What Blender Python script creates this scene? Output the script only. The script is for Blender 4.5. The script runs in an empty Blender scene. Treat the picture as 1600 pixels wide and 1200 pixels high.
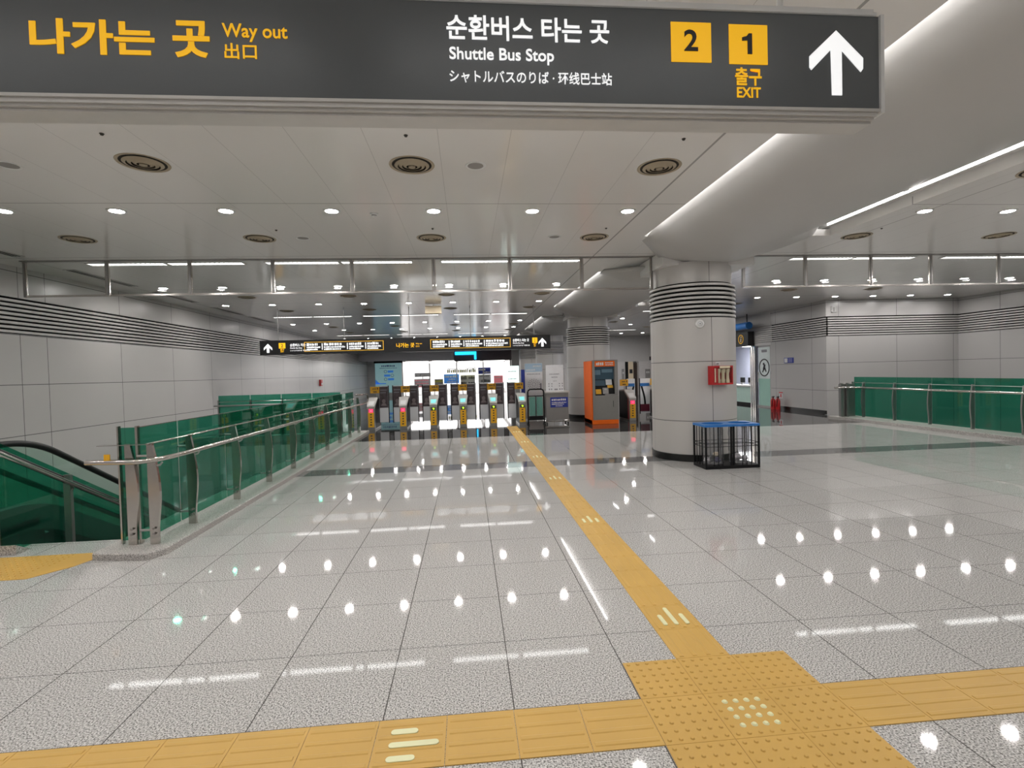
import bpy, math, random
from mathutils import Matrix, Vector
random.seed(7)
PI = math.pi
scene = bpy.context.scene
COL = scene.collection

# ---------------------------------------------------------------- camera, world, exposure
cam_d = bpy.data.cameras.new('camera')
cam = bpy.data.objects.new('camera', cam_d)
COL.objects.link(cam)
yaw, pit, rol = 0.0864601, -0.0234604, -0.0272553
cy, sy, cp, sp, cr, sr = math.cos(yaw), math.sin(yaw), math.cos(pit), math.sin(pit), math.cos(rol), math.sin(rol)
fwd = Vector((sy*cp, cy*cp, sp)); r0 = Vector((cy, -sy, 0)); u0 = r0.cross(fwd)
rgt = cr*r0 + sr*u0; upv = -sr*r0 + cr*u0
mw = Matrix((rgt, upv, -fwd)).transposed().to_4x4()
mw.translation = Vector((0, 0, 1.59))
cam.matrix_world = mw
cam_d.sensor_width = 36.0
cam_d.lens = 793.547/1600*36.0
cam_d.clip_start = 0.05; cam_d.clip_end = 200
scene.camera = cam
w = bpy.data.worlds.new('world'); scene.world = w; w.use_nodes = True
w.node_tree.nodes['Background'].inputs[0].default_value = (0.9, 0.93, 1, 1)
w.node_tree.nodes['Background'].inputs[1].default_value = 0.25
vs = scene.view_settings
vs.view_transform = 'Standard'; vs.look = 'None'; vs.gamma = 1.0; vs.use_curve_mapping = False
vs.exposure = 0.45
LAMP, TROF, COVE, SHOP = 190.0, 4.0, 9.0, 6.0
CEIL = 3.58

# ---------------------------------------------------------------- materials
def new_mat(name):
    m = bpy.data.materials.new(name); m.use_nodes = True
    nt = m.node_tree
    return m, nt, nt.nodes['Principled BSDF']

def mat(name, col, rough=0.5, metal=0.0, emit=0.0, var=0.06, vscale=9.0, spec=0.5, coat=0.0, ecol=None):
    m, nt, b = new_mat(name)
    tc = nt.nodes.new('ShaderNodeTexCoord'); nz = nt.nodes.new('ShaderNodeTexNoise')
    nz.inputs['Scale'].default_value = vscale
    nt.links.new(tc.outputs['Object'], nz.inputs['Vector'])
    mx = nt.nodes.new('ShaderNodeMix'); mx.data_type = 'RGBA'
    mx.inputs[6].default_value = tuple(c*(1-var) for c in col)+(1,)
    mx.inputs[7].default_value = tuple(min(1, c*(1+var)) for c in col)+(1,)
    nt.links.new(nz.outputs['Fac'], mx.inputs[0])
    nt.links.new(mx.outputs[2], b.inputs['Base Color'])
    b.inputs['Roughness'].default_value = rough; b.inputs['Metallic'].default_value = metal
    b.inputs['Specular IOR Level'].default_value = spec
    if emit:
        e = ecol or col
        b.inputs['Emission Color'].default_value = (*e, 1); b.inputs['Emission Strength'].default_value = emit
    return m

def emis(name, col, s):
    m, nt, b = new_mat(name)
    nt.nodes.remove(b)
    e = nt.nodes.new('ShaderNodeEmission'); e.inputs[0].default_value = (*col, 1); e.inputs[1].default_value = s
    nt.links.new(e.outputs[0], nt.nodes['Material Output'].inputs[0])
    return m

def glass(name, tint, refl=1.0, body=0.0, bcol=(0, 0, 0)):
    m, nt, b = new_mat(name); nt.nodes.remove(b)
    t = nt.nodes.new('ShaderNodeBsdfTransparent'); t.inputs[0].default_value = (*tint, 1)
    g = nt.nodes.new('ShaderNodeBsdfGlossy'); g.inputs['Roughness'].default_value = 0.02
    g.inputs[0].default_value = (refl, refl, refl, 1)
    lw = nt.nodes.new('ShaderNodeLayerWeight'); lw.inputs[0].default_value = 0.5
    pw = nt.nodes.new('ShaderNodeMath'); pw.operation = 'POWER'; pw.inputs[1].default_value = 4.0
    nt.links.new(lw.outputs['Facing'], pw.inputs[0])
    ma = nt.nodes.new('ShaderNodeMath'); ma.operation = 'MULTIPLY_ADD'; ma.inputs[1].default_value = 0.55; ma.inputs[2].default_value = 0.035
    nt.links.new(pw.outputs[0], ma.inputs[0])
    mx = nt.nodes.new('ShaderNodeMixShader')
    nt.links.new(ma.outputs[0], mx.inputs[0])
    src = t.outputs[0]
    if body:
        d = nt.nodes.new('ShaderNodeBsdfDiffuse'); d.inputs[0].default_value = (*bcol, 1)
        m2 = nt.nodes.new('ShaderNodeMixShader'); m2.inputs[0].default_value = body
        nt.links.new(t.outputs[0], m2.inputs[1]); nt.links.new(d.outputs[0], m2.inputs[2]); src = m2.outputs[0]
    nt.links.new(src, mx.inputs[1]); nt.links.new(g.outputs[0], mx.inputs[2])
    nt.links.new(mx.outputs[0], nt.nodes['Material Output'].inputs[0])
    return m

class NT:
    """small node-expression helper"""
    def __init__(s, nt): s.nt = nt
    def math(s, op, a, b=None, c=None):
        n = s.nt.nodes.new('ShaderNodeMath'); n.operation = op
        for i, v in enumerate((a, b, c)):
            if v is None: continue
            if isinstance(v, (int, float)): n.inputs[i].default_value = v
            else: s.nt.links.new(v, n.inputs[i])
        return n.outputs[0]
    def pos(s):
        g = s.nt.nodes.new('ShaderNodeNewGeometry'); x = s.nt.nodes.new('ShaderNodeSeparateXYZ')
        s.nt.links.new(g.outputs['Position'], x.inputs[0]); return x.outputs, g
    def periodic(s, p, off, per, eps):
        q = s.math('WRAP', s.math('SUBTRACT', p, off), per/2, -per/2)
        return s.math('LESS_THAN', s.math('ABSOLUTE', q), eps)
    def at(s, p, v, eps):
        return s.math('COMPARE', p, v, eps)
    def any(s, lst):
        o = lst[0]
        for l in lst[1:]: o = s.math('MAXIMUM', o, l)
        return o
    def mixcol(s, f, a, b):
        n = s.nt.nodes.new('ShaderNodeMix'); n.data_type = 'RGBA'
        for k, v in ((0, f), (6, a), (7, b)):
            if isinstance(v, (int, float)): n.inputs[k].default_value = v
            elif isinstance(v, tuple): n.inputs[k].default_value = (*v, 1)
            else: s.nt.links.new(v, n.inputs[k])
        return n.outputs[2]
    def noise(s, scale, vec=None, detail=2.0):
        n = s.nt.nodes.new('ShaderNodeTexNoise'); n.inputs['Scale'].default_value = scale; n.inputs['Detail'].default_value = detail
        if vec is not None: s.nt.links.new(vec, n.inputs['Vector'])
        return n.outputs['Fac']
    def ramp(s, f, stops):
        n = s.nt.nodes.new('ShaderNodeValToRGB'); el = n.color_ramp.elements
        while len(el) < len(stops): el.new(0.5)
        for e, (p, c) in zip(el, stops): e.position = p; e.color = (*c, 1)
        s.nt.links.new(f, n.inputs[0]); return n.outputs[0]

TILE = 0.609
def floor_mat(name, c_lo, c_mid, c_hi, rough, scale, joints=True, jc=(0.07, 0.065, 0.06)):
    m, nt, b = new_mat(name); N = NT(nt); p, g = N.pos()
    f = N.noise(scale, g.outputs['Position'], 3.0)
    col = N.ramp(f, [(0.36, c_lo), (0.5, c_mid), (0.64, c_hi)])
    big = N.noise(1.3, g.outputs['Position'], 2.0)
    col = N.mixcol(N.math('MULTIPLY', big, 0.16), col, (0.30, 0.28, 0.26))
    if joints:
        j = N.any([N.periodic(p[0], 0.173, TILE, 0.003), N.periodic(p[1], 2.96, TILE, 0.0022)])
        col = N.mixcol(N.math('MULTIPLY', j, 0.9), col, jc)
    nt.links.new(col, b.inputs['Base Color'])
    b.inputs['Roughness'].default_value = rough; b.inputs['IOR'].default_value = 1.5
    return m

def panel_mat(name, col, zs, axis, off, per, extra=(), rough=0.27, metal=0.0, zmax=9, jw=0.006):
    """metal wall panels with thin dark joints at heights ZS and every PER metres along AXIS"""
    m, nt, b = new_mat(name); N = NT(nt); p, g = N.pos()
    js = [N.at(p[2], z, jw) for z in zs]
    js.append(N.periodic(p[axis], off, per, jw))
    js += [N.at(p[axis], e, jw) for e in extra]
    j = N.any(js)
    n = N.noise(0.7, g.outputs['Position'], 2.0)
    base = N.mixcol(n, tuple(c*0.95 for c in col), tuple(c*1.05 for c in col))
    nt.links.new(N.mixcol(N.math('MULTIPLY', j, 0.8), base, (0.05, 0.05, 0.05)), b.inputs['Base Color'])
    b.inputs['Roughness'].default_value = rough; b.inputs['Metallic'].default_value = metal
    return m

def ceiling_mat():
    m, nt, b = new_mat('ceiling_panels'); N = NT(nt); p, g = N.pos()
    seam = N.periodic(p[0], -0.19, 0.607, 0.0022)
    far = [6.03, 8.62, 11.7, 14.0, 16.7, 19.75, 22.05, 24.8, 27.8, 30.1, 3.5, -2.0]
    tr = N.any([N.at(p[1], v, 0.007) for v in far] + [N.at(p[0], 2.25, 0.011), N.at(p[0], 6.15-0.02, 0.008), N.at(p[0], -6.95, 0.008)])
    n = N.noise(0.45, g.outputs['Position'], 2.0)
    col = N.mixcol(n, (0.80, 0.78, 0.75), (0.83, 0.81, 0.785))
    col = N.mixcol(N.math('MULTIPLY', seam, 0.4), col, (0.2, 0.19, 0.18))
    col = N.mixcol(N.math('MULTIPLY', tr, 0.6), col, (0.10, 0.095, 0.09))
    nt.links.new(col, b.inputs['Base Color'])
    b.inputs['Roughness'].default_value = 0.15
    return m

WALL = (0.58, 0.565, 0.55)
WALL_R_DIM = (0.46, 0.448, 0.44)  # WALL darkened; the right side's dimmer light is put into the colour
ZJ = (0.74, 1.60, 2.44, 3.49)
M = dict(
    granite=floor_mat('polished_granite', (0.13, 0.125, 0.12), (0.52, 0.51, 0.495), (0.80, 0.79, 0.77), 0.04, 130),
    band=floor_mat('grey_band_granite', (0.09, 0.09, 0.09), (0.16, 0.16, 0.16), (0.24, 0.24, 0.24), 0.06, 130, False),
    blackfloor=floor_mat('black_granite', (0.012, 0.012, 0.012), (0.022, 0.022, 0.022), (0.05, 0.05, 0.05), 0.03, 130, True, (0.01, 0.01, 0.01)),
    rough_granite=floor_mat('flamed_granite', (0.16, 0.15, 0.14), (0.42, 0.40, 0.38), (0.66, 0.63, 0.6), 0.5, 120, False),
    ceiling=ceiling_mat(),
    wall_y=panel_mat('grey_panels_along', WALL, ZJ, 1, 9.82, 1.95, (9.27,)),
    wall_yr=panel_mat('grey_panels_right_dimmed', WALL_R_DIM, ZJ, 1, 9.82, 1.95),
    wall_x=panel_mat('grey_panels_across_dimmed', WALL_R_DIM, ZJ, 0, 11.62, 1.95),
    wall_plain=mat('grey_wall_paint', (0.58, 0.57, 0.56), 0.45),
    white_wall=mat('white_wall_paint', (0.68, 0.66, 0.65), 0.5),
    slat=mat('grey_slat', (0.56, 0.545, 0.53), 0.4, 0.2),
    gap=mat('dark_gap', (0.006, 0.006, 0.006), 0.8, spec=0.1),
    beam=mat('beam_grey_paint', (0.52, 0.508, 0.49), 0.38, var=0.03, vscale=1.5),
    fascia=mat('ceiling_fascia', (0.74, 0.725, 0.705), 0.4, var=0.02),
    steel=mat('brushed_steel', (0.55, 0.52, 0.49), 0.17, 1.0, vscale=30),
    steel_dark=mat('satin_steel', (0.36, 0.35, 0.34), 0.35, 0.9, vscale=30),
    matblack=mat('black_paint', (0.006, 0.006, 0.007), 0.45, spec=0.2),
    rubber=mat('black_rubber', (0.010, 0.010, 0.010), 0.45),
    greenglass=glass('green_tinted_glass', (0.25, 0.64, 0.52), 1.0, 0.05, (0.03, 0.26, 0.18)),
    tealglass=glass('pale_teal_glass', (0.42, 0.72, 0.64), 1.0, 0.35, (0.25, 0.5, 0.45)),
    clearglass=glass('clear_glass', (0.93, 0.95, 0.945), 1.0),
    paleglass=glass('pale_escalator_glass', (0.80, 0.92, 0.87), 1.0),
    film=glass('clear_plastic_bag', (0.90, 0.90, 0.91), 1.0, 0.12, (0.75, 0.75, 0.77)),
    yellow=mat('yellow_tactile', (0.60, 0.365, 0.082), 0.45, var=0.10, vscale=3.0),
    glow=mat('pale_luminous_insert', (0.80, 0.80, 0.50), 0.5),
    beige=mat('beige_vent', (0.42, 0.35, 0.25), 0.5),
    ventdark=mat('dark_vent', (0.05, 0.042, 0.033), 0.6),
    mesh=mat('speaker_mesh', (0.30, 0.285, 0.27), 0.6),
    white=mat('white_paint', (0.75, 0.75, 0.74), 0.4),
    paper=mat('white_paper', (0.72, 0.73, 0.75), 0.6),
    lamp=emis('lamp_lens', (1.0, 0.965, 0.94), LAMP),
    trof=emis('troffer_tube', (1.0, 0.985, 0.97), TROF),
    cove=emis('cove_tube', (1.0, 0.99, 0.98), COVE),
    signface=mat('sign_charcoal', (0.112, 0.122, 0.127), 0.3, var=0.03),
    signblack=mat('sign_black', (0.010, 0.010, 0.011), 0.3),
    s_yellow=mat('sign_yellow', (0.95, 0.50, 0.010), 0.4, emit=0.35, var=0.0, ecol=(1, 0.52, 0.0)),
    s_white=mat('sign_white', (0.85, 0.87, 0.88), 0.4, emit=0.5, var=0.0, ecol=(1, 1, 1)),
    s_frame=mat('sign_yellow_line', (0.75, 0.42, 0.03), 0.4, emit=0.15, var=0.0),
    alu=mat('anodised_aluminium', (0.60, 0.585, 0.56), 0.5, 0.4),
    orange=mat('orange_enamel', (0.86, 0.15, 0.015), 0.6, spec=0.15),
    red=mat('red_enamel', (0.52, 0.014, 0.018), 0.35),
    blue=mat('blue_plastic', (0.02, 0.17, 0.52), 0.35),
    navy=mat('navy_print', (0.02, 0.04, 0.30), 0.5),
    greymetal=mat('grey_cabinet_metal', (0.30, 0.29, 0.28), 0.35, 0.5),
    kioskgrey=mat('kiosk_grey', (0.26, 0.25, 0.235), 0.45, 0.2),
    screen=mat('dark_screen', (0.02, 0.04, 0.06), 0.4, emit=0.05, ecol=(0.10, 0.25, 0.35)),
    g_yellow=mat('gate_yellow', (0.78, 0.40, 0.012), 0.45),
    darkprint=mat('dark_photo_print', (0.085, 0.062, 0.070), 0.4, var=0.75, vscale=14),
    mauve=mat('mauve_grey_print', (0.27, 0.22, 0.225), 0.5),
    palepanel=mat('pale_flap_panel', (0.52, 0.54, 0.57), 0.35),
    teal_led=mat('teal_display', (0.2, 0.65, 0.65), 0.3, emit=0.35, ecol=(0.35, 0.85, 0.85)),
    red_led=mat('red_display', (0.8, 0.02, 0.08), 0.3, emit=1.1, ecol=(1.0, 0.03, 0.12)),
    green_led=mat('green_display', (0.35, 0.6, 0.05), 0.3, emit=0.8, ecol=(0.6, 0.9, 0.05)),
    maroon=mat('maroon_print', (0.16, 0.015, 0.04), 0.4),
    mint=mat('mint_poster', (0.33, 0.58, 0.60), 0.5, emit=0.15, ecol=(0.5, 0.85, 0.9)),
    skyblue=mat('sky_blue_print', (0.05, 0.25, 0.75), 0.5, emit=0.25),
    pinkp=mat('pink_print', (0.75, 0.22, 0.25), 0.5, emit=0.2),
    lime=mat('lime_letters', (0.55, 0.55, 0.06), 0.5),
    cyan=emis('cyan_neon', (0.02, 0.55, 0.95), 1.6),
    litwhite=emis('lit_shop_panel', (1.0, 0.985, 0.97), SHOP),
    litbox=emis('lightbox_face', (0.80, 1.0, 0.95), 1.0),
    cream=mat('cream_plastic', (0.85, 0.72, 0.52), 0.5),
    purplegrey=mat('dark_shop_fascia', (0.12, 0.09, 0.105), 0.5),
    headgrey=mat('grey_bulkhead', (0.38, 0.38, 0.40), 0.5),
    lavender=mat('lavender_wall', (0.60, 0.62, 0.76), 0.5),
    mintpanel=mat('pale_mint_panel', (0.50, 0.70, 0.63), 0.3),
    frost=mat('frosted_film', (0.74, 0.82, 0.82), 0.5),
    frostgreen=mat('frosted_green', (0.36, 0.62, 0.53), 0.35),
    stair=mat('stair_granite', (0.09, 0.09, 0.088), 0.4),
    trash=mat('crumpled_trash', (0.55, 0.53, 0.55), 0.6, var=0.5, vscale=18),
    darkblue=mat('dark_blue_cloth', (0.03, 0.03, 0.10), 0.7),
    ink=mat('dark_ink', (0.03, 0.03, 0.035), 0.6),
    greyink=mat('grey_ink', (0.25, 0.25, 0.28), 0.6),
    skirting=mat('black_skirting', (0.012, 0.012, 0.012), 0.25),
)
def frosted(name, col):
    m, nt, b = new_mat(name)
    t = nt.nodes.new('ShaderNodeBsdfTranslucent'); t.inputs[0].default_value = (*col, 1)
    b.inputs['Base Color'].default_value = (*col, 1); b.inputs['Roughness'].default_value = 0.4
    mx = nt.nodes.new('ShaderNodeMixShader'); mx.inputs[0].default_value = 0.5
    nt.links.new(b.outputs[0], mx.inputs[1]); nt.links.new(t.outputs[0], mx.inputs[2])
    nt.links.new(mx.outputs[0], nt.nodes['Material Output'].inputs[0])
    return m
M['palepanel'] = glass('frosted_flap_panel', (0.9, 0.92, 0.94), 1.0, 0.88, (0.94, 0.95, 0.97))
def pillar_mat(cx, cyy):
    m, nt, b = new_mat('column_panels'); N = NT(nt); p, g = N.pos()
    a = N.math('ARCTAN2', N.math('SUBTRACT', p[1], cyy), N.math('SUBTRACT', p[0], cx))
    v = N.any([N.at(a, t, 0.007) for t in (-PI/2+0.015, -PI/2+1.57, PI/2, PI)])
    h = N.any([N.at(p[2], z, 0.006) for z in (0.685, 1.68)])
    col = N.mixcol(N.math('MULTIPLY', N.math('MAXIMUM', v, h), 0.85), (0.56, 0.54, 0.52), (0.04, 0.04, 0.04))
    nt.links.new(col, b.inputs['Base Color']); b.inputs['Roughness'].default_value = 0.4; b.inputs['Metallic'].default_value = 0.15
    return m

# ---------------------------------------------------------------- mesh builder
class MB:
    def __init__(s): s.v = []; s.f = []; s.m = []; s.mi = 0
    def add(s, vs, fs):
        o = len(s.v); s.v += [tuple(v) for v in vs]
        for f in fs: s.f.append(tuple(i+o for i in f)); s.m.append(s.mi)
        return s
    def box(s, x0, x1, y0, y1, z0, z1):
        return s.add([(x0, y0, z0), (x1, y0, z0), (x1, y1, z0), (x0, y1, z0), (x0, y0, z1), (x1, y0, z1), (x1, y1, z1), (x0, y1, z1)],
                     [(0, 3, 2, 1), (4, 5, 6, 7), (0, 1, 5, 4), (1, 2, 6, 5), (2, 3, 7, 6), (3, 0, 4, 7)])
    def obox(s, c, ax, sz):
        a = [Vector(v).normalized()*h/2 for v, h in zip(ax, sz)]; c = Vector(c); vs = []
        for k in (-1, 1):
            for i, j in ((-1, -1), (1, -1), (1, 1), (-1, 1)): vs.append(c+a[0]*i+a[1]*j+a[2]*k)
        return s.add(vs, [(0, 3, 2, 1), (4, 5, 6, 7), (0, 1, 5, 4), (1, 2, 6, 5), (2, 3, 7, 6), (3, 0, 4, 7)])
    def prism(s, poly, axis, a0, a1):
        """polygon (u,v) swept along AXIS: 'x' -> (y,z), 'y' -> (x,z), 'z' -> (x,y)"""
        f = {'x': lambda u, v, t: (t, u, v), 'y': lambda u, v, t: (u, t, v), 'z': lambda u, v, t: (u, v, t)}[axis]
        n = len(poly)
        vs = [f(u, v, a0) for u, v in poly]+[f(u, v, a1) for u, v in poly]
        fs = [tuple(range(n-1, -1, -1)), tuple(range(n, 2*n))]+[(i, (i+1) % n, n+(i+1) % n, n+i) for i in range(n)]
        return s.add(vs, fs)
    def tube(s, path, r, n=10, cap=True):
        P = [Vector(p) for p in path]; rings = []
        T = []
        for i in range(len(P)):
            a = P[max(i-1, 0)]; b = P[min(i+1, len(P)-1)]; T.append((b-a).normalized())
        ref = Vector((0, 0, 1)) if abs(T[0].z) < 0.9 else Vector((1, 0, 0))
        u = T[0].cross(ref).normalized(); vs = []
        for p, t in zip(P, T):
            u = (u-t*u.dot(t)).normalized(); w_ = t.cross(u)
            for k in range(n):
                a = 2*PI*k/n; vs.append(p+u*math.cos(a)*r+w_*math.sin(a)*r)
        fs = []
        for i in range(len(P)-1):
            for k in range(n): fs.append((i*n+k, i*n+(k+1) % n, (i+1)*n+(k+1) % n, (i+1)*n+k))
        if cap: fs += [tuple(range(n-1, -1, -1)), tuple(range((len(P)-1)*n, len(P)*n))]
        return s.add(vs, fs)
    def cyl(s, p0, p1, r, n=20): return s.tube([p0, p1], r, n)
    def lathe(s, prof, c=(0, 0, 0), n=32, closed=False, axis='z'):
        vs = []; fs = []
        for r, z in prof:
            for k in range(n):
                a = 2*PI*k/n
                if axis == 'z': vs.append((c[0]+r*math.cos(a), c[1]+r*math.sin(a), c[2]+z))
                else: vs.append((c[0]+r*math.cos(a), c[1]+z, c[2]+r*math.sin(a)))
        L = len(prof)
        for i in range(L-1 if not closed else L):
            j = (i+1) % L
            for k in range(n): fs.append((i*n+k, i*n+(k+1) % n, j*n+(k+1) % n, j*n+k))
        if not closed:
            if prof[0][0] > 1e-6: fs.append(tuple(range(n-1, -1, -1)))
            if prof[-1][0] > 1e-6: fs.append(tuple(range((L-1)*n, L*n)))
        return s.add(vs, fs)
    def dome(s, x, y, z, r, h, n=8):
        return s.add([(x+r*math.cos(2*PI*k/n), y+r*math.sin(2*PI*k/n), z) for k in range(n)]+[(x+r*.6*math.cos(2*PI*k/n), y+r*.6*math.sin(2*PI*k/n), z+h) for k in range(n)],
                     [(k, (k+1) % n, n+(k+1) % n, n+k) for k in range(n)]+[tuple(range(n, 2*n))])
    def build(s, name, mats, parent=None, smooth=False, bevel=0.0):
        me = bpy.data.meshes.new(name); me.from_pydata(s.v, [], s.f)
        if not isinstance(mats, (list, tuple)): mats = [mats]
        for mm in mats: me.materials.append(mm)
        if len(mats) > 1: me.polygons.foreach_set('material_index', s.m)
        me.update()
        import bmesh
        bm = bmesh.new(); bm.from_mesh(me); bmesh.ops.recalc_face_normals(bm, faces=bm.faces); bm.to_mesh(me); bm.free()
        o = bpy.data.objects.new(name, me); COL.objects.link(o)
        if smooth:
            me.polygons.foreach_set('use_smooth', [True]*len(me.polygons))
            try: me.set_sharp_from_angle(angle=math.radians(40))
            except Exception: pass
        if bevel:
            b = o.modifiers.new('bevel', 'BEVEL'); b.width = bevel; b.segments = 2; b.limit_method = 'ANGLE'; b.harden_normals = False
        if parent: o.parent = parent
        return o

def B(*a):
    return MB().box(*a)
def tag(o, label, cat, group=None):
    o['label'] = label; o['category'] = cat
    if group: o['group'] = group
    return o
def thing(name, label, cat, loc=(0, 0, 0), rotz=0, group=None):
    o = bpy.data.objects.new(name, None); COL.objects.link(o)
    o.empty_display_size = 0.1; o.location = loc; o.rotation_euler = (0, 0, rotz)
    return tag(o, label, cat, group)
def struct(o): o['kind'] = 'structure'; return o
def dup(root, loc, label, rotz=None, group=None, scale=None):
    r = root.copy(); COL.objects.link(r); r.location = loc; r['label'] = label
    if rotz is not None: r.rotation_euler = (0, 0, rotz)
    if group: r['group'] = group
    for ch in list(root.children):
        c = ch.copy(); COL.objects.link(c); c.parent = r
        for g in list(ch.children):
            d = g.copy(); COL.objects.link(d); d.parent = c
    return r
def word(body, x0, x1, z0, z1, y, m, name, parent, bold=0.0, thick=0.0015, res=4, flip=False):
    """lettering fitted into a box on a vertical face looking towards -Y"""
    c = bpy.data.curves.new('lettering', 'FONT'); c.body = body; c.offset = bold; c.extrude = 0.05; c.resolution_u = res
    o = bpy.data.objects.new('lettering', c); COL.objects.link(o)
    bpy.context.view_layer.update()
    me = bpy.data.meshes.new_from_object(o.evaluated_get(bpy.context.evaluated_depsgraph_get()))
    bpy.data.objects.remove(o); bpy.data.curves.remove(c)
    xs = [v.co.x for v in me.vertices]; ys = [v.co.y for v in me.vertices]
    ax, bx, ay, by = min(xs), max(xs), min(ys), max(ys)
    for v in me.vertices:
        u = (v.co.x-ax)/(bx-ax or 1); t = (v.co.y-ay)/(by-ay or 1)
        v.co = (x0+u*(x1-x0), y-(thick if v.co.z > 0 else -thick), z0+t*(z1-z0))
    me.name = name; me.materials.clear(); me.materials.append(m)
    o = bpy.data.objects.new(name, me); COL.objects.link(o)
    if parent: o.parent = parent
    return o
def scribble(mb, x0, x1, z0, z1, y, n=8, seed=1, thick=0.003):
    """a line of tiny marks, too small to read in the photograph"""
    rnd = random.Random(seed); wd = (x1-x0)/n
    for k in range(n):
        a = x0+k*wd; h = (z1-z0)*rnd.uniform(0.75, 1)
        mb.box(a, a+wd*rnd.uniform(.55, .85), y-thick, y, z0, z0+h)
    return mb
ORD = ['first', 'second', 'third', 'fourth', 'fifth', 'sixth', 'seventh', 'eighth', 'ninth', 'tenth', 'eleventh', 'twelfth']

# ---------------------------------------------------------------- the setting
YN, YF = -6.5, 42.0
fl = MB()
def fr(x0, x1, y0, y1, mi=0):
    fl.mi = mi; fl.box(x0, x1, y0, y1, -0.12, 0.0)
LX, RX = -3.38, 10.95          # inner edges of the stair openings
for y0, y1, mi in ((YN, 8.40, 0), (8.40, 8.93, 1), (8.93, 12.58, 0), (12.58, YF+3, 2)):
    fr(LX, RX, y0, y1, mi)
fr(-7.6, LX, YN, 5.45, 0); fr(-7.6, LX, 14.05, YF+3, 2)
fr(RX, 15.8, YN, 3.0, 0); fr(RX, 16.5, 15.1, YF+3, 2)
struct(fl.build('floor', [M['granite'], M['band'], M['blackfloor']]))

ce = MB()
def cr_(x0, x1, y0, y1): ce.box(x0, x1, y0, y1, CEIL, CEIL+0.1)
cr_(-7.6, 2.71, YN, YF+3); cr_(5.69, 16.5, YN, YF+3)
for yc in (0.75, 8.84, 17.0, 25.1, 33.2): cr_(2.71, 5.69, yc-1.34, yc+1.34)
struct(ce.build('ceiling', M['ceiling']))
# light slot over the beam: two fascias and a lid
struct(MB().box(2.66, 2.709, YN, YF, CEIL+0.1, 4.15).box(5.691, 5.74, YN, YF, CEIL+0.1, 4.15).box(2.66, 5.74, YN, YF, 4.15, 4.25).build('trim_1', M['fascia']))

def wall_along(name, x, y0, y1, side, m=None, z0=0.0, zt=4.2, slats=True):
    """wall in the Y direction whose face is at X, room on SIDE (+1: room at larger x)"""
    a, b = (x-0.2, x) if side > 0 else (x, x+0.2)
    mb = MB(); mm = m or M['wall_y']
    if slats:
        mb.box(a, b, y0, y1, z0, 2.45); mb.box(a, b, y0, y1, 3.06, zt)
        ia, ib = (a, x-0.05) if side > 0 else (x+0.05, b)
        mb.mi = 1; mb.box(ia, ib, y0, y1, 2.45, 3.06)
    else: mb.box(a, b, y0, y1, z0, zt)
    w_ = struct(mb.build(name, [mm, M['gap']]))
    if slats:
        s = MB()
        for k in range(8):
            z = 2.468+k*0.0735
            p0, p1 = (x-0.05, x+0.012) if side > 0 else (x-0.012, x+0.05)
            s.prism([(p0, z+0.041), (p0, z), (p1, z), (p1, z+0.041)], 'y', y0-(0.212 if name == 'wall_information' else 0), y1)
        s.build('louvre_band', M['slat'], w_)
    return w_
def wall_across(name, y, x0, x1, m=None, slats=True, z0=0.0, zt=4.2):
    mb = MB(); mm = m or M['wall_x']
    if slats:
        mb.box(x0, x1, y, y+0.2, z0, 2.45); mb.box(x0, x1, y, y+0.2, 3.06, zt)
        mb.mi = 1; mb.box(x0, x1, y+0.05, y+0.2, 2.45, 3.06)
    else: mb.box(x0, x1, y, y+0.2, z0, zt)
    w_ = struct(mb.build(name, [mm, M['gap']]))
    if slats:
        s = MB()
        for k in range(8): s.box(x0, x1, y-0.012, y+0.05, 2.468+k*0.0735, 2.468+k*0.0735+0.041)
        s.build('louvre_band', M['slat'], w_)
    return w_
wall_along('wall_left', -7.5, YN, YF, 1, z0=-4.8)
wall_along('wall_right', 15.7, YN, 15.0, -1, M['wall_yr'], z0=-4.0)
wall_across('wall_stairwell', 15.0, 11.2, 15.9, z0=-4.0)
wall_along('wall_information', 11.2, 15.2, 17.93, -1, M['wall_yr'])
struct(B(11.18, 11.2, 15.0, 17.9, 0, 0.11).build('baseboard_right', M['skirting']))
wall_across('wall_rear', YN-0.2, -7.7, 15.9, M['wall_plain'], False)
# stair pits
struct(B(LX, LX+0.14, 5.45, 14.05, -4.8, -0.12).build('wall_pit_side', M['wall_plain'])); struct(B(-7.6, LX, 14.05, 14.2, -4.8, -0.12).build('wall_pit_far', M['wall_plain'])); struct(B(-7.6, LX, 5.30, 5.45, -4.8, -0.12).build('wall_pit_near', M['wall_plain']))
struct(B(-7.6, LX+0.14, 5.3, 14.2, -4.9, -4.8).build('floor_lower', M['stair']))
struct(MB().box(RX-0.14, RX, 3.0, 15.0, -4.0, -0.12).box(RX, 15.7, 2.85, 3.0, -4.0, -0.12).build('wall_pit_right', M['wall_plain']))
struct(B(RX-0.14, 15.9, 2.85, 15.2, -4.1, -4.0).build('floor_lower_right', M['stair']))
# far end
struct(B(-7.5, -0.97, 36.0, 36.3, 2.60, CEIL).build('trim_2', M['headgrey']))
struct(B(-0.97, 3.3, 38.0, 38.3, 2.50, CEIL).build('trim_3', M['purplegrey']))
struct(MB().box(3.3, 4.6, 38.0, 38.2, 0, CEIL).build('wall_far', M['wall_plain']))
struct(MB().box(-7.6, 16.5, YF+2.8, YF+3, 0, 4.2).box(16.3, 16.5, 15, YF+3, 0, 4.2).build('wall_end', M['white_wall']))

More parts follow.
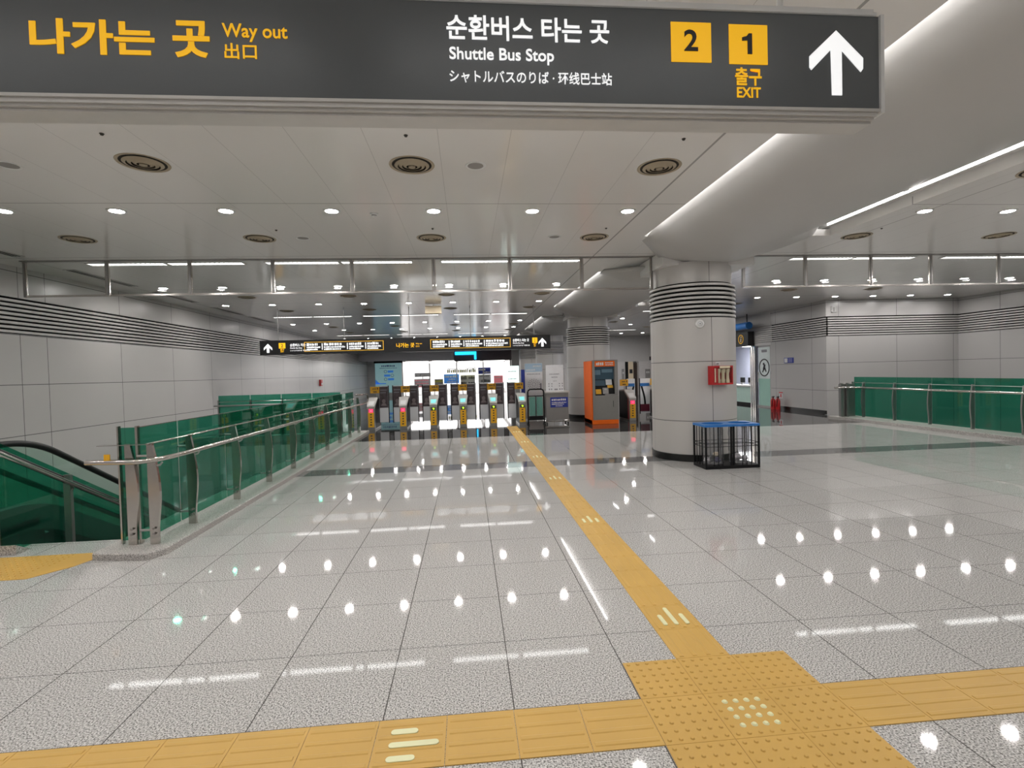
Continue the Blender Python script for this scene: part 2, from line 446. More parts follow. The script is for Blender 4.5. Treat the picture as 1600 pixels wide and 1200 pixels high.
# ---------------------------------------------------------------- ceiling beam between the columns
def beam_half(y, y0, y1):
    d = min(y-y0, y1-y)
    t = max(0.0, min(1.0, d/0.85)); q = max(0.0, min(1.0, (d-1.12)/0.40))
    return 0.82+(1.44-0.82)*t-0.09*q, 3.47+0.11*t+0.17*q
def build_beam(y0, y1, label):
    st = [y0, y0+0.4, y0+0.85, y0+1.12, y0+1.32, y0+1.52]
    n = 10
    st += [y0+1.52+(y1-y0-3.04)*k/n for k in range(1, n)] + [y1-1.52, y1-1.32, y1-1.12, y1-0.85, y1-0.4, y1]
    nu = 18; vs = []; fs = []
    for y in st:
        hw, ze = beam_half(y, y0, y1)
        for k in range(nu+1):
            u = -1+2*k/nu
            z = 3.345+(ze-3.345)*(abs(u)**2.3)
            vs.append((4.2+hw*u*(0.82 if u > 0 else 1.0), y, z))
    for i in range(len(st)-1):
        for k in range(nu): a = i*(nu+1)+k; fs.append((a, a+1, a+nu+2, a+nu+1))
    m = MB().add(vs, fs)
    o = m.build('ceiling_beam', M['beam'], None, True)
    sd = o.modifiers.new('thickness', 'SOLIDIFY'); sd.thickness = 0.03; sd.offset = -1 if False else 1
    tag(o, label, 'beam', 'curved ceiling beams')
    return o
CYS = (0.75, 8.84, 17.0, 25.1, 33.2)
BL = ['curved grey ceiling beam over the floor before the first column', 'curved grey ceiling beam between the first and second columns',
      'curved grey ceiling beam between the second and third columns', 'curved grey ceiling beam beyond the third column']
for i in range(4): build_beam(CYS[i]+0.25, CYS[i+1]-0.25, BL[i])
for i in range(4):
    y0, y1 = CYS[i]+1.36, CYS[i+1]-1.36
    for nm, x, zl in (('ticket hall', 2.79, 3.70), ('information wall', 5.645, 3.728)):
        o = MB().box(x-0.02, x+0.02, y0, y1, zl, zl+(0.022 if x < 4 else 0.05)).build('cove_light', M['cove'])
        tag(o, f'thin linear cove light beside the {ORD[i]} ceiling beam on the {nm} side', 'cove light', 'cove lights along the beam')

struct(MB().box(5.625, 5.6905, YN, YF, 3.714, 3.726).build('trim_added_ledge', M['fascia']))  # ledge added to keep the cove tube's light off the lower fascia
# ---------------------------------------------------------------- columns
def column(cx, cyy, label):
    t = thing('column', label, 'column', (cx, cyy, 0))
    MB().lathe([(0.735, 0.0), (0.735, 0.115), (0.70, 0.12)], n=64).build('skirting', M['skirting'], t, True)
    MB().lathe([(0.72, 0.12), (0.72, 2.41)], n=64).build('shaft', pillar_mat(cx, cyy), t, True)
    MB().lathe([(0.675, 2.41), (0.675, 3.01)], n=64).build('louvre_backing', M['gap'], t, True)
    for k in range(8):
        z = 2.43+k*0.0735
        MB().lathe([(0.67, z), (0.722, z), (0.728, z+0.006), (0.728, z+0.034), (0.722, z+0.040), (0.67, z+0.040)], n=64, closed=True).build('louvre_ring', M['slat'], t, True)
    MB().lathe([(0.665, 3.01), (0.665, 3.36)], n=64).build('neck', pillar_mat(cx, cyy), t, True)
    MB().box(-0.72, 0.90, -0.50, 0.62, 3.32, 3.56).build('capital_block', M['fascia'], t, bevel=0.008)
    return t
column(4.04, 8.84, 'wide round grey panelled column beside the wire bin, with ribbed collar')
column(4.10, 17.0, 'round grey column behind the orange ticket machine')
column(4.12, 25.1, 'round grey column behind the white notice boards')
column(4.12, 33.2, 'distant round grey column hidden behind the others')

# ---------------------------------------------------------------- ceiling fittings
lamp0 = thing('downlight', 'round recessed downlight', 'downlight', (0, 0, CEIL))
MB().lathe([(0.074, 0.01), (0.074, -0.012), (0.095, -0.012), (0.099, -0.004), (0.099, 0.0)], n=28).build('trim_ring', M['white'], lamp0, True)
MB().lathe([(0.0, -0.0105), (0.035, -0.010), (0.074, -0.009)], n=28).build('lens', M['lamp'], lamp0)
used = [False]
def place(proto, flag, loc, label, group=None):
    if not flag[0]:
        flag[0] = True; proto.location = loc; proto['label'] = label
        if group: proto['group'] = group
        return proto
    return dup(proto, loc, label, group=group)
ROWS = [(-1.75, 'row behind the big hanging sign'), (3.30, 'row above the big hanging sign'), (6.28, 'row just before the smoke screen'),
        (11.45, 'row just behind the smoke screen'), (14.25, 'row over the ticket gates'), (19.5, 'row beyond the black exit sign'),
        (22.2, 'sixth row from the smoke screen'), (27.5, 'seventh row from the smoke screen'), (30.4, 'eighth row from the smoke screen')]
for y, rn in ROWS:
    for k in range(8):
        x = -6.40+1.209*k
        place(lamp0, used, (x, y, CEIL), f'round downlight, {ORD[k]} from the stair wall in the {rn}', 'ceiling downlights')
    for k in range(8 if y < 15 else 4):
        x = 6.10+1.209*k
        place(lamp0, used, (x, y, CEIL), f'round downlight, {ORD[k]} past the beam in the {rn}', 'ceiling downlights')

tr0 = thing('troffer', 'linear louvred ceiling light', 'ceiling light', (0, 0, CEIL))
TL, TW = 1.235, 0.19
MB().box(-TL/2, TL/2, -TW/2, -TW/2+0.018, -0.012, 0).box(-TL/2, TL/2, TW/2-0.018, TW/2, -0.012, 0).box(-TL/2, -TL/2+0.018, -TW/2, TW/2, -0.012, 0).box(TL/2-0.018, TL/2, -TW/2, TW/2, -0.012, 0).build('frame', M['alu'], tr0)
MB().box(-TL/2+0.018, TL/2-0.018, -TW/2+0.018, TW/2-0.018, -0.003, 0.0).build('diffuser', M['trof'], tr0)
lv = MB()
for k in range(1, 16): lv.box(-TL/2+k*TL/16-0.003, -TL/2+k*TL/16+0.003, -TW/2+0.018, TW/2-0.018, -0.012, -0.004)
lv.build('louvre', M['alu'], tr0)
tused = [False]
for y, rn in ((0.95, 'row behind the big sign'), (9.10, 'row behind the smoke screen'), (17.2, 'row past the gates'), (25.3, 'row towards the shop'), (33.3, 'row before the shop')):
    q = 0
    for x0 in (-6.25, -3.40, -0.42, 6.10, 9.20, 12.15):
        if y > 15 and x0 > 9: continue
        for d in (0, 1.262):
            place(tr0, tused, (x0+d+TL/2, y, CEIL), f'linear louvred light, {ORD[q]} from the stair wall in the {rn}', 'linear ceiling lights'); q += 1

v0 = thing('air_diffuser', 'round ceiling air diffuser', 'air vent', (0, 0, CEIL))
MB().lathe([(0.185, 0.0), (0.21, -0.006), (0.215, 0.0)], n=32).build('outer_ring', M['beige'], v0, True)
MB().lathe([(0.0, -0.001), (0.186, -0.001)], n=32).build('throat', M['ventdark'], v0)
for r in (0.145, 0.105, 0.065):
    MB().lathe([(r-0.012, -0.02), (r+0.018, -0.006), (r+0.016, -0.003), (r-0.014, -0.017)], n=32, closed=True).build('cone_ring', M['beige'], v0, True)
MB().lathe([(0.0, -0.022), (0.032, -0.022), (0.034, -0.002)], n=20).build('centre_disc', M['beige'], v0, True)
vused = [False]
for y, rn in ((4.93, 'by the big hanging sign'), (7.53, 'just before the smoke screen'), (12.9, 'before the black exit sign'), (15.6, 'above the ticket gates'), (20.9, 'past the ticket gates'), (23.7, 'farther past the ticket gates')):
    for k, x in enumerate((-5.29, -2.88, -0.47, 1.95, 6.15, 8.6, 11.0)):
        if y < 5 and k in (0,): continue
        if y > 15 and k > 5: continue
        place(v0, vused, (x, y, CEIL), f'round brown-rimmed air diffuser, {ORD[k]} across from the stair wall, {rn}', 'round air diffusers')
s0 = thing('ceiling_speaker', 'round ceiling speaker', 'speaker', (0, 0, CEIL))
MB().lathe([(0.075, -0.004), (0.095, -0.006), (0.1, 0.0)], n=28).build('rim', M['white'], s0, True)
MB().lathe([(0.0, -0.006), (0.078, -0.004)], n=28).build('mesh_cover', M['mesh'], s0)
sused = [False]
for x, y, l in ((-4.07, 5.0, 'over the escalator side, before the first lamp row'), (0.133, 4.93, 'between two air diffusers near the big sign'), (-2.28, 7.51, 'before the smoke screen on the stair side'), (1.34, 7.5, 'before the smoke screen beside the beam')):
    place(s0, sused, (x, y, CEIL), f'round grey mesh ceiling speaker {l}', 'ceiling speakers')
p0 = thing('sprinkler', 'tiny sprinkler', 'sprinkler', (0, 0, CEIL))
MB().lathe([(0.017, 0.0), (0.018, -0.003), (0.008, -0.005), (0.007, -0.010), (0.012, -0.011), (0.012, -0.013), (0.0, -0.013)], n=14).build('head', M['ventdark'], p0, True)
pused = [False]
for x, y, l in ((-2.85, 4.36, 'above the way out wording'), (-0.454, 4.32, 'above the bus stop wording'), (1.933, 4.32, 'above the exit numbers'), (-2.5, 7.1, 'beyond the first lamp row on the stair side'), (-0.42, 7.05, 'beyond the first lamp row mid hall'), (2.0, 7.05, 'beyond the first lamp row near the beam'), (6.2, 7.1, 'beyond the beam near a diffuser')):
    place(p0, pused, (x, y, CEIL), f'tiny dark ceiling sprinkler {l}', 'ceiling sprinklers')
d0 = thing('smoke_detector', 'small white smoke detector between lamps on the ceiling', 'detector', (-1.087, 6.40, CEIL))
MB().lathe([(0.05, 0.0), (0.05, -0.012), (0.032, -0.016), (0.028, -0.035), (0.0, -0.036)], n=20).build('body', M['white'], d0, True)
MB().lathe([(0.031, -0.020), (0.031, -0.026)], n=20).build('vent_slot', M['ventdark'], d0)
for k, (ya, yb) in enumerate(((6.6, 8.5), (9.5, 11.2), (11.9, 13.6), (14.6, 16.3), (17.0, 18.7))):
    o = thing('slot_diffuser', f'long dark ceiling slot diffuser by the stair wall, {ORD[k]} along the wall', 'air vent', (-6.85, ya, CEIL), 0, 'slot diffusers')
    MB().box(-0.1, 0.1, 0, yb-ya, -0.008, 0).build('frame', M['slat'], o)
    mb = MB()
    for j in (-0.05, 0.0, 0.05): mb.box(j-0.014, j+0.014, 0.03, yb-ya-0.03, -0.010, -0.006)
    mb.build('slot', M['ventdark'], o)
hb = thing('hanging_box', 'small beige box hanging under the ceiling above the exit sign', 'box', (-0.93, 14.8, CEIL))
MB().box(-0.23, 0.23, -0.06, 0.06, -0.25, -0.03).build('body', M['cream'], hb, bevel=0.008)
MB().cyl((0, 0, -0.03), (0, 0, 0), 0.012, 8).build('stem', M['steel_dark'], hb)
bl = thing('beam_spotlight', 'tiny round fitting set into the curved beam underside', 'fitting', (4.86, 5.25, 3.485))
MB().lathe([(0.04, 0.03), (0.045, -0.012), (0.02, -0.02), (0.0, -0.02)], n=18).build('body', M['white'], bl, True)

# ---------------------------------------------------------------- smoke screen hanging across the hall
SC_L = [-7.04, -5.79, -4.51, -3.19, -1.9, -0.53, 0.78, 2.05, 3.32]
SC_R = [5.02, 6.21, 7.49, 8.69, 10.08, 11.3, 12.6, 13.9, 15.2]
def screen_run(xs, label):
    t = thing('smoke_screen', label, 'glass screen', (xs[0], 8.84, 3.0), 0, 'glass smoke screens')
    ox = xs[0]
    for i in range(len(xs)-1):
        a, b = xs[i]-ox+0.02, xs[i+1]-ox-0.02
        # each pane leans by half a degree, added to set lamp reflections apart
        lean = 0.0055
        vs = [(a, -0.004, 0.035), (b, -0.004, 0.035), (b, -0.004+lean, 0.565), (a, -0.004+lean, 0.565)]
        MB().add(vs, [(0, 1, 2, 3)]).build('glass_pane', M['clearglass'], t)
        MB().box(a, b, -0.012, 0.012, 0.018, 0.032).box(a, b, -0.012, 0.012, 0.562, 0.58).box(a, a+0.014, -0.012, 0.012, 0.03, 0.565).box(b-0.014, b, -0.012, 0.012, 0.03, 0.565).build('pane_frame', M['steel'], t)
    for x in xs:
        MB().box(x-ox-0.018, x-ox+0.018, -0.016, 0.016, 0.0, 0.58).build('mullion', M['steel_dark'], t)
    MB().box(0, xs[-1]-ox, -0.02, 0.02, 0.0, 0.018).build('bottom_rail', M['steel'], t)
    MB().box(-0.05, xs[-1]-ox, -0.035, 0.035, 0.565, 0.58).build('head_rail', M['steel_dark'], t)
    return t
screen_run(SC_L, 'hanging row of glass smoke screen panes between stair wall and column')
screen_run(SC_R, 'hanging row of glass smoke screen panes past the column towards the information wall')

# ---------------------------------------------------------------- tactile paving
def strip(name, label, x0, x1, y0, y1, along, rnds=True):
    t = thing(name, label, 'tactile paving', ((x0+x1)/2, (y0+y1)/2, 0))
    ox, oy = (x0+x1)/2, (y0+y1)/2
    mb = MB()
    if along == 'y':
        n = max(1, round((y1-y0)/0.3045)); L = (y1-y0)/n
        for k in range(n): mb.box(x0-ox+0.001, x1-ox-0.001, y0+k*L-oy+0.0012, y0+(k+1)*L-oy-0.0012, -0.01, 0.004)
    else:
        n = max(1, round((x1-x0)/0.3045)); L = (x1-x0)/n
        for k in range(n): mb.box(x0+k*L-ox+0.0012, x0+(k+1)*L-ox-0.0012, y0-oy+0.001, y1-oy-0.001, -0.01, 0.004)
    mb.build('tiles', M['yellow'], t)
    rb = MB()
    def bar(a0, a1, c):
        prof = [(c-0.016, 0.003), (c-0.009, 0.0068), (c+0.009, 0.0068), (c+0.016, 0.003)]
        rb.prism(prof, 'y' if along == 'y' else 'x', a0, a1)
    for k in range(n):
        for j in range(4):
            c = (j+0.5)/4*0.3045-0.152
            s = (y0-oy if along == 'y' else x0-ox)+k*L
            bar(s+0.015, s+L-0.015, c)
    rb.build('guide_rib', M['yellow'], t)
    return t
PX0, PX1 = 0.785, 1.70
t_f = strip('tactile_path', 'yellow ribbed tactile path leading across the hall to the ticket gates', 1.087, 1.391, 2.648, 14.8, 'y')
t_l = strip('tactile_path', 'yellow ribbed tactile path on the stair side of the dotted pad', -6.0, PX0, 2.04, 2.345, 'x')
t_r = strip('tactile_path', 'yellow ribbed tactile path on the column side of the dotted pad', PX1, 9.3, 2.04, 2.345, 'x')
pad = thing('tactile_pad', 'square yellow dotted tactile pad where three tactile paths meet', 'tactile paving', ((PX0+PX1)/2, 2.19, 0))
mb = MB(); dm = mb; T3 = (PX1-PX0)/3
for i in range(3):
    for j in range(3):
        a, b = -0.4575+i*T3, -0.4575+j*T3
        mb.box(a+0.0012, a+T3-0.0012, b+0.0012, b+T3-0.0012, -0.01, 0.004)
        for p in range(6):
            for q in range(6):
                if i == 1 and j == 1 and 0 < p < 5 and 0 < q < 5: continue
                dm.dome(a+(p+.5)*T3/6, b+(q+.5)*T3/6, 0.003, 0.011, 0.006)
mb.build('dotted_tiles', M['yellow'], pad)
mk = MB()
for p in range(4):
    for q in range(4):
        MB().dome(0.003+(p-1.5)*0.0535, 0.003+(q-1.5)*0.0535, 0.003, 0.015, 0.007, 14).build('glow_dot', M['glow'], pad)
def capsule(x0, x1, y0, y1):
    pts = []
    if x1-x0 > y1-y0:
        r = (y1-y0)/2; c = (y0+y1)/2
        pts = [(x1-r+r*math.sin(a), c-r*math.cos(a)) for a in [PI*k/8 for k in range(9)]]+[(x0+r-r*math.sin(a), c+r*math.cos(a)) for a in [PI*k/8 for k in range(9)]]
    else:
        r = (x1-x0)/2; c = (x0+x1)/2
        pts = [(c+r*math.cos(a), y1-r+r*math.sin(a)) for a in [PI*k/8 for k in range(9)]]+[(c-r*math.cos(a), y0+r-r*math.sin(a)) for a in [PI*k/8 for k in range(9)]]
    return MB().prism(pts, 'z', 0.003, 0.010)
for y in (3.10, 5.26, 7.42, 9.35, 11.4, 13.4):
    for dx, h0, h1 in ((-0.07, -0.10, 0.03), (0.0, -0.10, 0.12), (0.07, -0.10, 0.03)):
        x = 1.243-1.239+dx; yy = y-(2.648+14.8)/2
        capsule(x-0.013, x+0.013, yy+h0, yy+h1).build('glow_bar', M['glow'], t_f)
for dy, x1 in ((0.055, -0.265), (-0.025, -0.17), (-0.105, -0.265)):
    cx = (-6.0+PX0)/2; c = 2.19-2.1925+dy
    capsule(-0.384-cx, x1-cx, c-0.016+0.01, c+0.016+0.01).build('glow_bar', M['glow'], t_l)
t_s = thing('tactile_pad', 'yellow dotted tactile strip before the escalator and stair landing', 'tactile paving', (-4.5, 4.75, 0))
dm = MB().prism([(x+4.5, y-4.75) for x, y in ((-5.2, 5.05), (-5.2, 4.46), (-3.66, 4.46), (-3.47, 4.70), (-3.42, 4.86), (-3.42, 5.05))], 'z', -0.01, 0.004)
for i in range(30):
    for j in range(11):
        x, y = -5.17+i*0.0508, 4.485+j*0.0535
        if x < -3.72 or (y > 4.74 and x < -3.45): dm.dome(x+4.5, y-4.75, 0.003, 0.011, 0.006, 6)
dm.build('dotted_tiles', M['yellow'], t_s)

# ---------------------------------------------------------------- big hanging direction sign
SY = 2.10
sg = thing('hanging_sign', 'big charcoal hanging way out sign with yellow and white lettering', 'sign', (0, SY, 2.65))
def sz(z): return z-2.65
X0, X1 = -2.35, 1.832
MB().box(X0, X1-0.004, 0.0, 0.16, sz(2.694), sz(3.094)).build('panel', M['signface'], sg)
MB().box(X0, X1-0.02, -0.010, 0.17, sz(3.094), sz(3.106)).box(X0, X1-0.03, -0.004, 0.164, sz(3.106), sz(3.122)).build('top_rail', M['white'], sg)
bt = MB().box(X0, X1, -0.010, 0.17, sz(2.682), sz(2.694)).box(X0, X1-0.015, 0.0, 0.16, sz(2.666), sz(2.682)).box(X0, X1-0.02, 0.012, 0.148, sz(2.656), sz(2.666)).box(X0, X1-0.02, 0.03, 0.13, sz(2.646), sz(2.656))
bt.build('bottom_rail', M['alu'], sg)
MB().box(X1-0.004, X1+0.012, -0.012, 0.172, sz(2.676), sz(3.096)).box(X1+0.012, X1+0.022, 0.02, 0.14, sz(2.69), sz(3.06)).build('end_cap', M['white'], sg)
for x in (-1.45, 1.43):
    MB().cyl((x, 0.08, sz(3.12)), (x, 0.08, sz(CEIL)), 0.013, 12).build('hanger_rod', M['white'], sg)
F = -0.002
word('나가는', -1.612, -1.165, sz(2.846), sz(2.978), F, M['s_yellow'], 'lettering', sg, 0.028)
word('곳', -1.098, -0.962, sz(2.844), sz(2.984), F, M['s_yellow'], 'lettering', sg, 0.028)
word('Way out', -0.914, -0.668, sz(2.910), sz(2.979), F, M['s_yellow'], 'lettering', sg, 0.010)
word('出口', -0.908, -0.787, sz(2.843), sz(2.903), F, M['s_yellow'], 'lettering', sg, 0.010)
word('순환버스 타는 곳', -0.045, 0.627, sz(2.943), sz(3.042), F, M['s_white'], 'lettering', sg, 0.016)
word('Shuttle Bus Stop', -0.036, 0.392, sz(2.849), sz(2.913), F, M['s_white'], 'lettering', sg, 0.012)
word('シャトルバスのりば · 环线巴士站', -0.038, 0.634, sz(2.772), sz(2.822), F, M['s_white'], 'lettering', sg, 0.004)
MB().box(0.892, 1.067, -0.003, 0.001, sz(2.877), sz(3.042)).build('exit_number_tile', M['s_yellow'], sg)
MB().box(1.146, 1.317, -0.003, 0.001, sz(2.874), sz(3.040)).build('exit_number_tile', M['s_yellow'], sg)
word('2', 0.948, 1.008, sz(2.922), sz(3.010), -0.0045, M['ink'], 'numeral', sg, 0.02)
MB().prism([(1.227, sz(2.916)), (1.247, sz(2.916)), (1.247, sz(3.002)), (1.232, sz(3.002)), (1.222, sz(2.990)), (1.203, sz(2.985)), (1.203, sz(2.971)), (1.227, sz(2.973))], 'y', -0.006, -0.003).build('numeral', M['ink'], sg)
word('출구', 1.171, 1.289, sz(2.785), sz(2.860), F, M['s_yellow'], 'lettering', sg, 0.016)
word('EXIT', 1.178, 1.284, sz(2.734), sz(2.777), F, M['s_yellow'], 'lettering', sg, 0.016)
def arrow_poly(cx, zt, zb, hw, sw, dz, th):
    """arrow pointing up: tip, slanted arms ending in vertical cuts, stem"""
    return [(cx, zt), (cx+hw, zt-dz), (cx+hw, zt-dz-th), (cx+hw*0.87, zt-dz-th-0.1*th), (cx+sw, zt-hw*0.62), (cx+sw, zb), (cx-sw, zb), (cx-sw, zt-hw*0.62), (cx-hw*0.87, zt-dz-th-0.1*th), (cx-hw, zt-dz-th), (cx-hw, zt-dz)]
ap = [(1.629, 3.028), (1.753, 2.913), (1.752, 2.868), (1.742, 2.854), (1.654, 2.945), (1.654, 2.752), (1.608, 2.752), (1.604, 2.945), (1.515, 2.857), (1.506, 2.868), (1.506, 2.915)]
MB().prism([(x, sz(z)) for x, z in ap[::-1]], 'y', -0.0035, 0.001).build('arrow', M['s_white'], sg)

# ---------------------------------------------------------------- long black sign over the gates
FY = 15.0
fs_ = thing('hanging_sign', 'long black hanging exit sign over the ticket gates', 'sign', (-1.7, FY, 2.28))
def fx(x): return x+1.7
ZB, ZT = 2.275, 2.645
MB().box(fx(-5.83), fx(2.46), 0, 0.14, 0.0, ZT-ZB).build('panel', M['signblack'], fs_)
MB().box(fx(-5.85), fx(2.48), -0.012, 0.152, -0.02, 0.0).box(fx(-5.85), fx(2.48), -0.012, 0.152, ZT-ZB, ZT-ZB+0.02).box(fx(-5.85), fx(-5.83), -0.01, 0.15, 0, ZT-ZB).box(fx(2.46), fx(2.48), -0.01, 0.15, 0, ZT-ZB).build('frame', M['signblack'], fs_)
for x in (-5.36, -3.52, -1.66, 0.12, 2.0):
    MB().cyl((fx(x), 0.07, ZT-ZB+0.02), (fx(x), 0.07, CEIL-ZB-0.005), 0.012, 8).build('hanger_rod', M['steel_dark'], fs_)
def s_arrow(xc):
    p = [(0, 0.30), (0.115, 0.18), (0.115, 0.115), (0.035, 0.195), (0.035, 0.045), (-0.035, 0.045), (-0.035, 0.195), (-0.115, 0.115), (-0.115, 0.18)]
    MB().prism([(fx(xc)+x, z) for x, z in p[::-1]], 'y', -0.006, 0.0).build('arrow', M['s_white'], fs_)
s_arrow(-5.63); s_arrow(2.24)
for x0, x1 in ((-5.33, -5.15), (1.94, 2.09)):
    MB().box(fx(x0), fx(x1), -0.006, 0, 0.16, 0.315).build('exit_number_tile', M['s_yellow'], fs_)
    word('2', fx(x0)+0.06, fx(x1)-0.06, 0.19, 0.285, -0.008, M['ink'], 'numeral', fs_, 0.02)
    word('출구', fx(x0)+0.035, fx(x1)-0.035, 0.10, 0.15, -0.003, M['s_yellow'], 'lettering', fs_, 0.02)
    word('EXIT', fx(x0)+0.045, fx(x1)-0.045, 0.05, 0.09, -0.003, M['s_yellow'], 'lettering', fs_, 0.02)
for x0, x1 in ((-5.02, -4.50), (1.36, 1.84)):
    word('순환버스 타는 곳', fx(x0), fx(x1), 0.205, 0.295, -0.003, M['s_white'], 'lettering', fs_, 0.02)
    word('Shuttle Bus Stop', fx(x0), fx(x0)+0.33, 0.135, 0.185, -0.003, M['s_white'], 'lettering', fs_, 0.012)
    word('シャトルバスのりば · 环线巴士站', fx(x0), fx(x1)+0.02, 0.07, 0.115, -0.003, M['s_white'], 'lettering', fs_, 0.01)
word('나가는 곳', fx(-2.04), fx(-1.52), 0.11, 0.24, -0.003, M['s_yellow'], 'lettering', fs_, 0.025)
word('Way out', fx(-1.48), fx(-1.30), 0.185, 0.235, -0.003, M['s_yellow'], 'lettering', fs_, 0.01)
word('出口', fx(-1.48), fx(-1.38), 0.115, 0.165, -0.003, M['s_yellow'], 'lettering', fs_, 0.01)
sd = 0
for a, b, divs in ((-4.63, -2.40, (-4.13, -3.425, -2.91)), (-1.06, 1.29, (-0.515, -0.085, 0.515))):
    MB().box(fx(a), fx(b), -0.006, 0, 0.05, 0.066).box(fx(a), fx(b), -0.006, 0, 0.312, 0.328).box(fx(a), fx(a)+0.018, -0.006, 0, 0.066, 0.312).box(fx(b)-0.018, fx(b), -0.006, 0, 0.066, 0.312).build('yellow_border', M['s_frame'], fs_)
    db = MB()
    for d in divs: db.box(fx(d)-0.012, fx(d)+0.012, -0.005, 0, 0.10, 0.28)
    db.build('divider', M['s_white'], fs_)
    xs = (a+0.02,)+divs+(b-0.02,)
    for i in range(4):
        p, q = fx(xs[i])+0.05, fx(xs[i+1])-0.05
        sd += 1
        for q1, z0, z1, nn, ss_ in ((p+(q-p)*0.85, 0.22, 0.29, 7, sd), (q, 0.15, 0.20, 14, sd+40), (p+(q-p)*0.8, 0.09, 0.138, 12, sd+80)):
            scribble(MB(), p, q1, z0, z1, 0, nn, ss_).build('lettering', M['s_white'], fs_)

# ---------------------------------------------------------------- glass balustrades
def post(parent, x, y, h=1.02, w=0.075, t=0.03, bow=0.03, z0=0.0665, m='steel', side=1):
    """flat steel post, bowed outwards on its SIDE face"""
    pts = [(-w/2*side, 0.0), (w/2*side, 0.0)]
    for k in range(9):
        u = k/8; pts.append(((w/2+bow*math.sin(PI*u)**1.2)*side-0.006*side*u, 0.16+u*(h-0.16-0.12)))
    pts += [(w/2*0.35*side, h-0.02), (w/2*0.35*side, h), (-w/2*side, h)]
    mb = MB().prism([(x+a, z0+b) for a, b in pts], 'y', y-t/2, y+t/2)
    return mb.build('post', M[m], parent)
def bolts(parent, x, y, zs, dirv=-1):
    mb = MB()
    for z in zs: mb.cyl((x, y+dirv*0.012, z), (x, y+dirv*0.028, z), 0.011, 10)
    return mb.build('bolt', M['steel_dark'], parent)
cb = tag(MB().prism([(-3.42, 4.86), (-3.40, 4.83), (-2.90, 4.75), (-2.80, 4.90), (-2.80, 14.55), (-3.42, 14.55)], 'z', -0.11, 0.065).build('stone_curb', M['rough_granite'], None, bevel=0.012),
         'low granite curb under the green glass balustrade on the stair side', 'curb')
bal = thing('glass_balustrade', 'green glass balustrade with steel handrail beside the descending stairs', 'balustrade', (-3.0, 5.0, 0))
def L(x, y, z): return (x+3.0, y-5.0, z)
PY = [5.02, 5.68, 6.72, 7.77, 8.82, 9.86, 10.9, 11.94, 12.96, 14.0]
for i in range(len(PY)-1):
    a, b = PY[i]+(0.02 if i else 0.05), PY[i+1]-0.012
    g = B(0.0-0.10, 0.0-0.088, a-5.0, b-5.0, 0.10, 1.165).build('glass_panel', M['greenglass'], bal)
    B(-0.101, -0.087, a-5.0, b-5.0, 1.165, 1.172).build('edge_strip', M['steel'], g)
for y in PY:
    p_ = post(bal, 0.03, y-5.0, h=0.95)
    bolts(p_, 0.035, y-5.0-0.01, (0.17, 0.22))
    MB().tube([(-0.1, y-5.0, 0.20), (0.02, y-5.0, 0.20)], 0.012, 8).tube([(-0.1, y-5.0, 0.90), (0.02, y-5.0, 0.90)], 0.012, 8).build('clamp', M['steel_dark'], p_)
p_ = post(bal, -0.17, 0.03, h=0.95)
bolts(p_, -0.165, 0.02, (0.17, 0.22))
MB().box(-0.30, -0.285, 0.06, 0.1, 0.07, 1.18).box(-0.125, -0.105, 0.04, 0.08, 0.07, 1.18).build('end_channel', M['steel'], bal)
B(-0.285, -0.11, 0.066, 0.078, 0.10, 1.165).build('glass_panel', M['greenglass'], bal)
hr = [(-0.52, -0.02, 0.86), (-0.40, -0.04, 0.862), (-0.12, -0.06, 0.858), (-0.02, -0.05, 0.858), (0.06, 0.02, 0.86), (0.11, 0.15, 0.862), (0.12, 0.4, 0.86), (0.12, 9.2, 0.84), (0.12, 9.6, 0.84), (0.12, 9.8, 0.86), (0.12, 9.92, 0.94), (0.12, 9.86, 1.04), (0.12, 9.7, 1.08), (0.0, 9.4, 1.08), (-0.1, 9.3, 1.08)]
MB().tube(hr, 0.024, 12).build('handrail', M['steel'], bal, True)
for y in PY:
    MB().tube([(0.05, y-5.0, 0.80), (0.10, y-5.0, 0.81), (0.12, y-5.0, 0.835)], 0.009, 8).build('handrail_bracket', M['steel_dark'], bal)
MB().tube([(0.01, -0.02, 1.012), (0.01, 9.1, 1.0)], 0.010, 8).box(-0.42, 0.03, -0.03, 0.05, 1.008, 1.014).build('upper_rail', M['steel'], bal)
B(-0.34, -0.29, -0.06, -0.05, 0.875, 0.935).build('yellow_tag', M['g_yellow'], bal)

# far end of the same opening
b2 = thing('glass_balustrade', 'green glass balustrade across the far end of the stair opening', 'balustrade', (-5.0, 14.1, 0))
tag(B(-7.45, -3.42, 14.0, 14.45, -0.11, 0.07).build('stone_curb', M['rough_granite']), 'granite curb across the far end of the stair opening', 'curb')
xs = [-6.62, -5.8, -5.0, -4.2, -3.44]
for i in range(4):
    B(xs[i]+5+0.01, xs[i+1]+5-0.01, 0.0, 0.012, 0.10, 1.17).build('glass_panel', M['greenglass'], b2)
for x in xs: MB().box(x+5-0.03, x+5+0.03, 0.02, 0.05, 0.071, 1.05).build('post', M['steel_dark'], b2)
MB().tube([(-1.7, -0.06, 0.90), (1.55, -0.06, 0.90)], 0.022, 10).build('handrail', M['steel_dark'], b2)
MB().tube([(-1.62, 0.006, 1.0), (1.55, 0.006, 1.0)], 0.009, 8).build('upper_rail', M['steel'], b2)

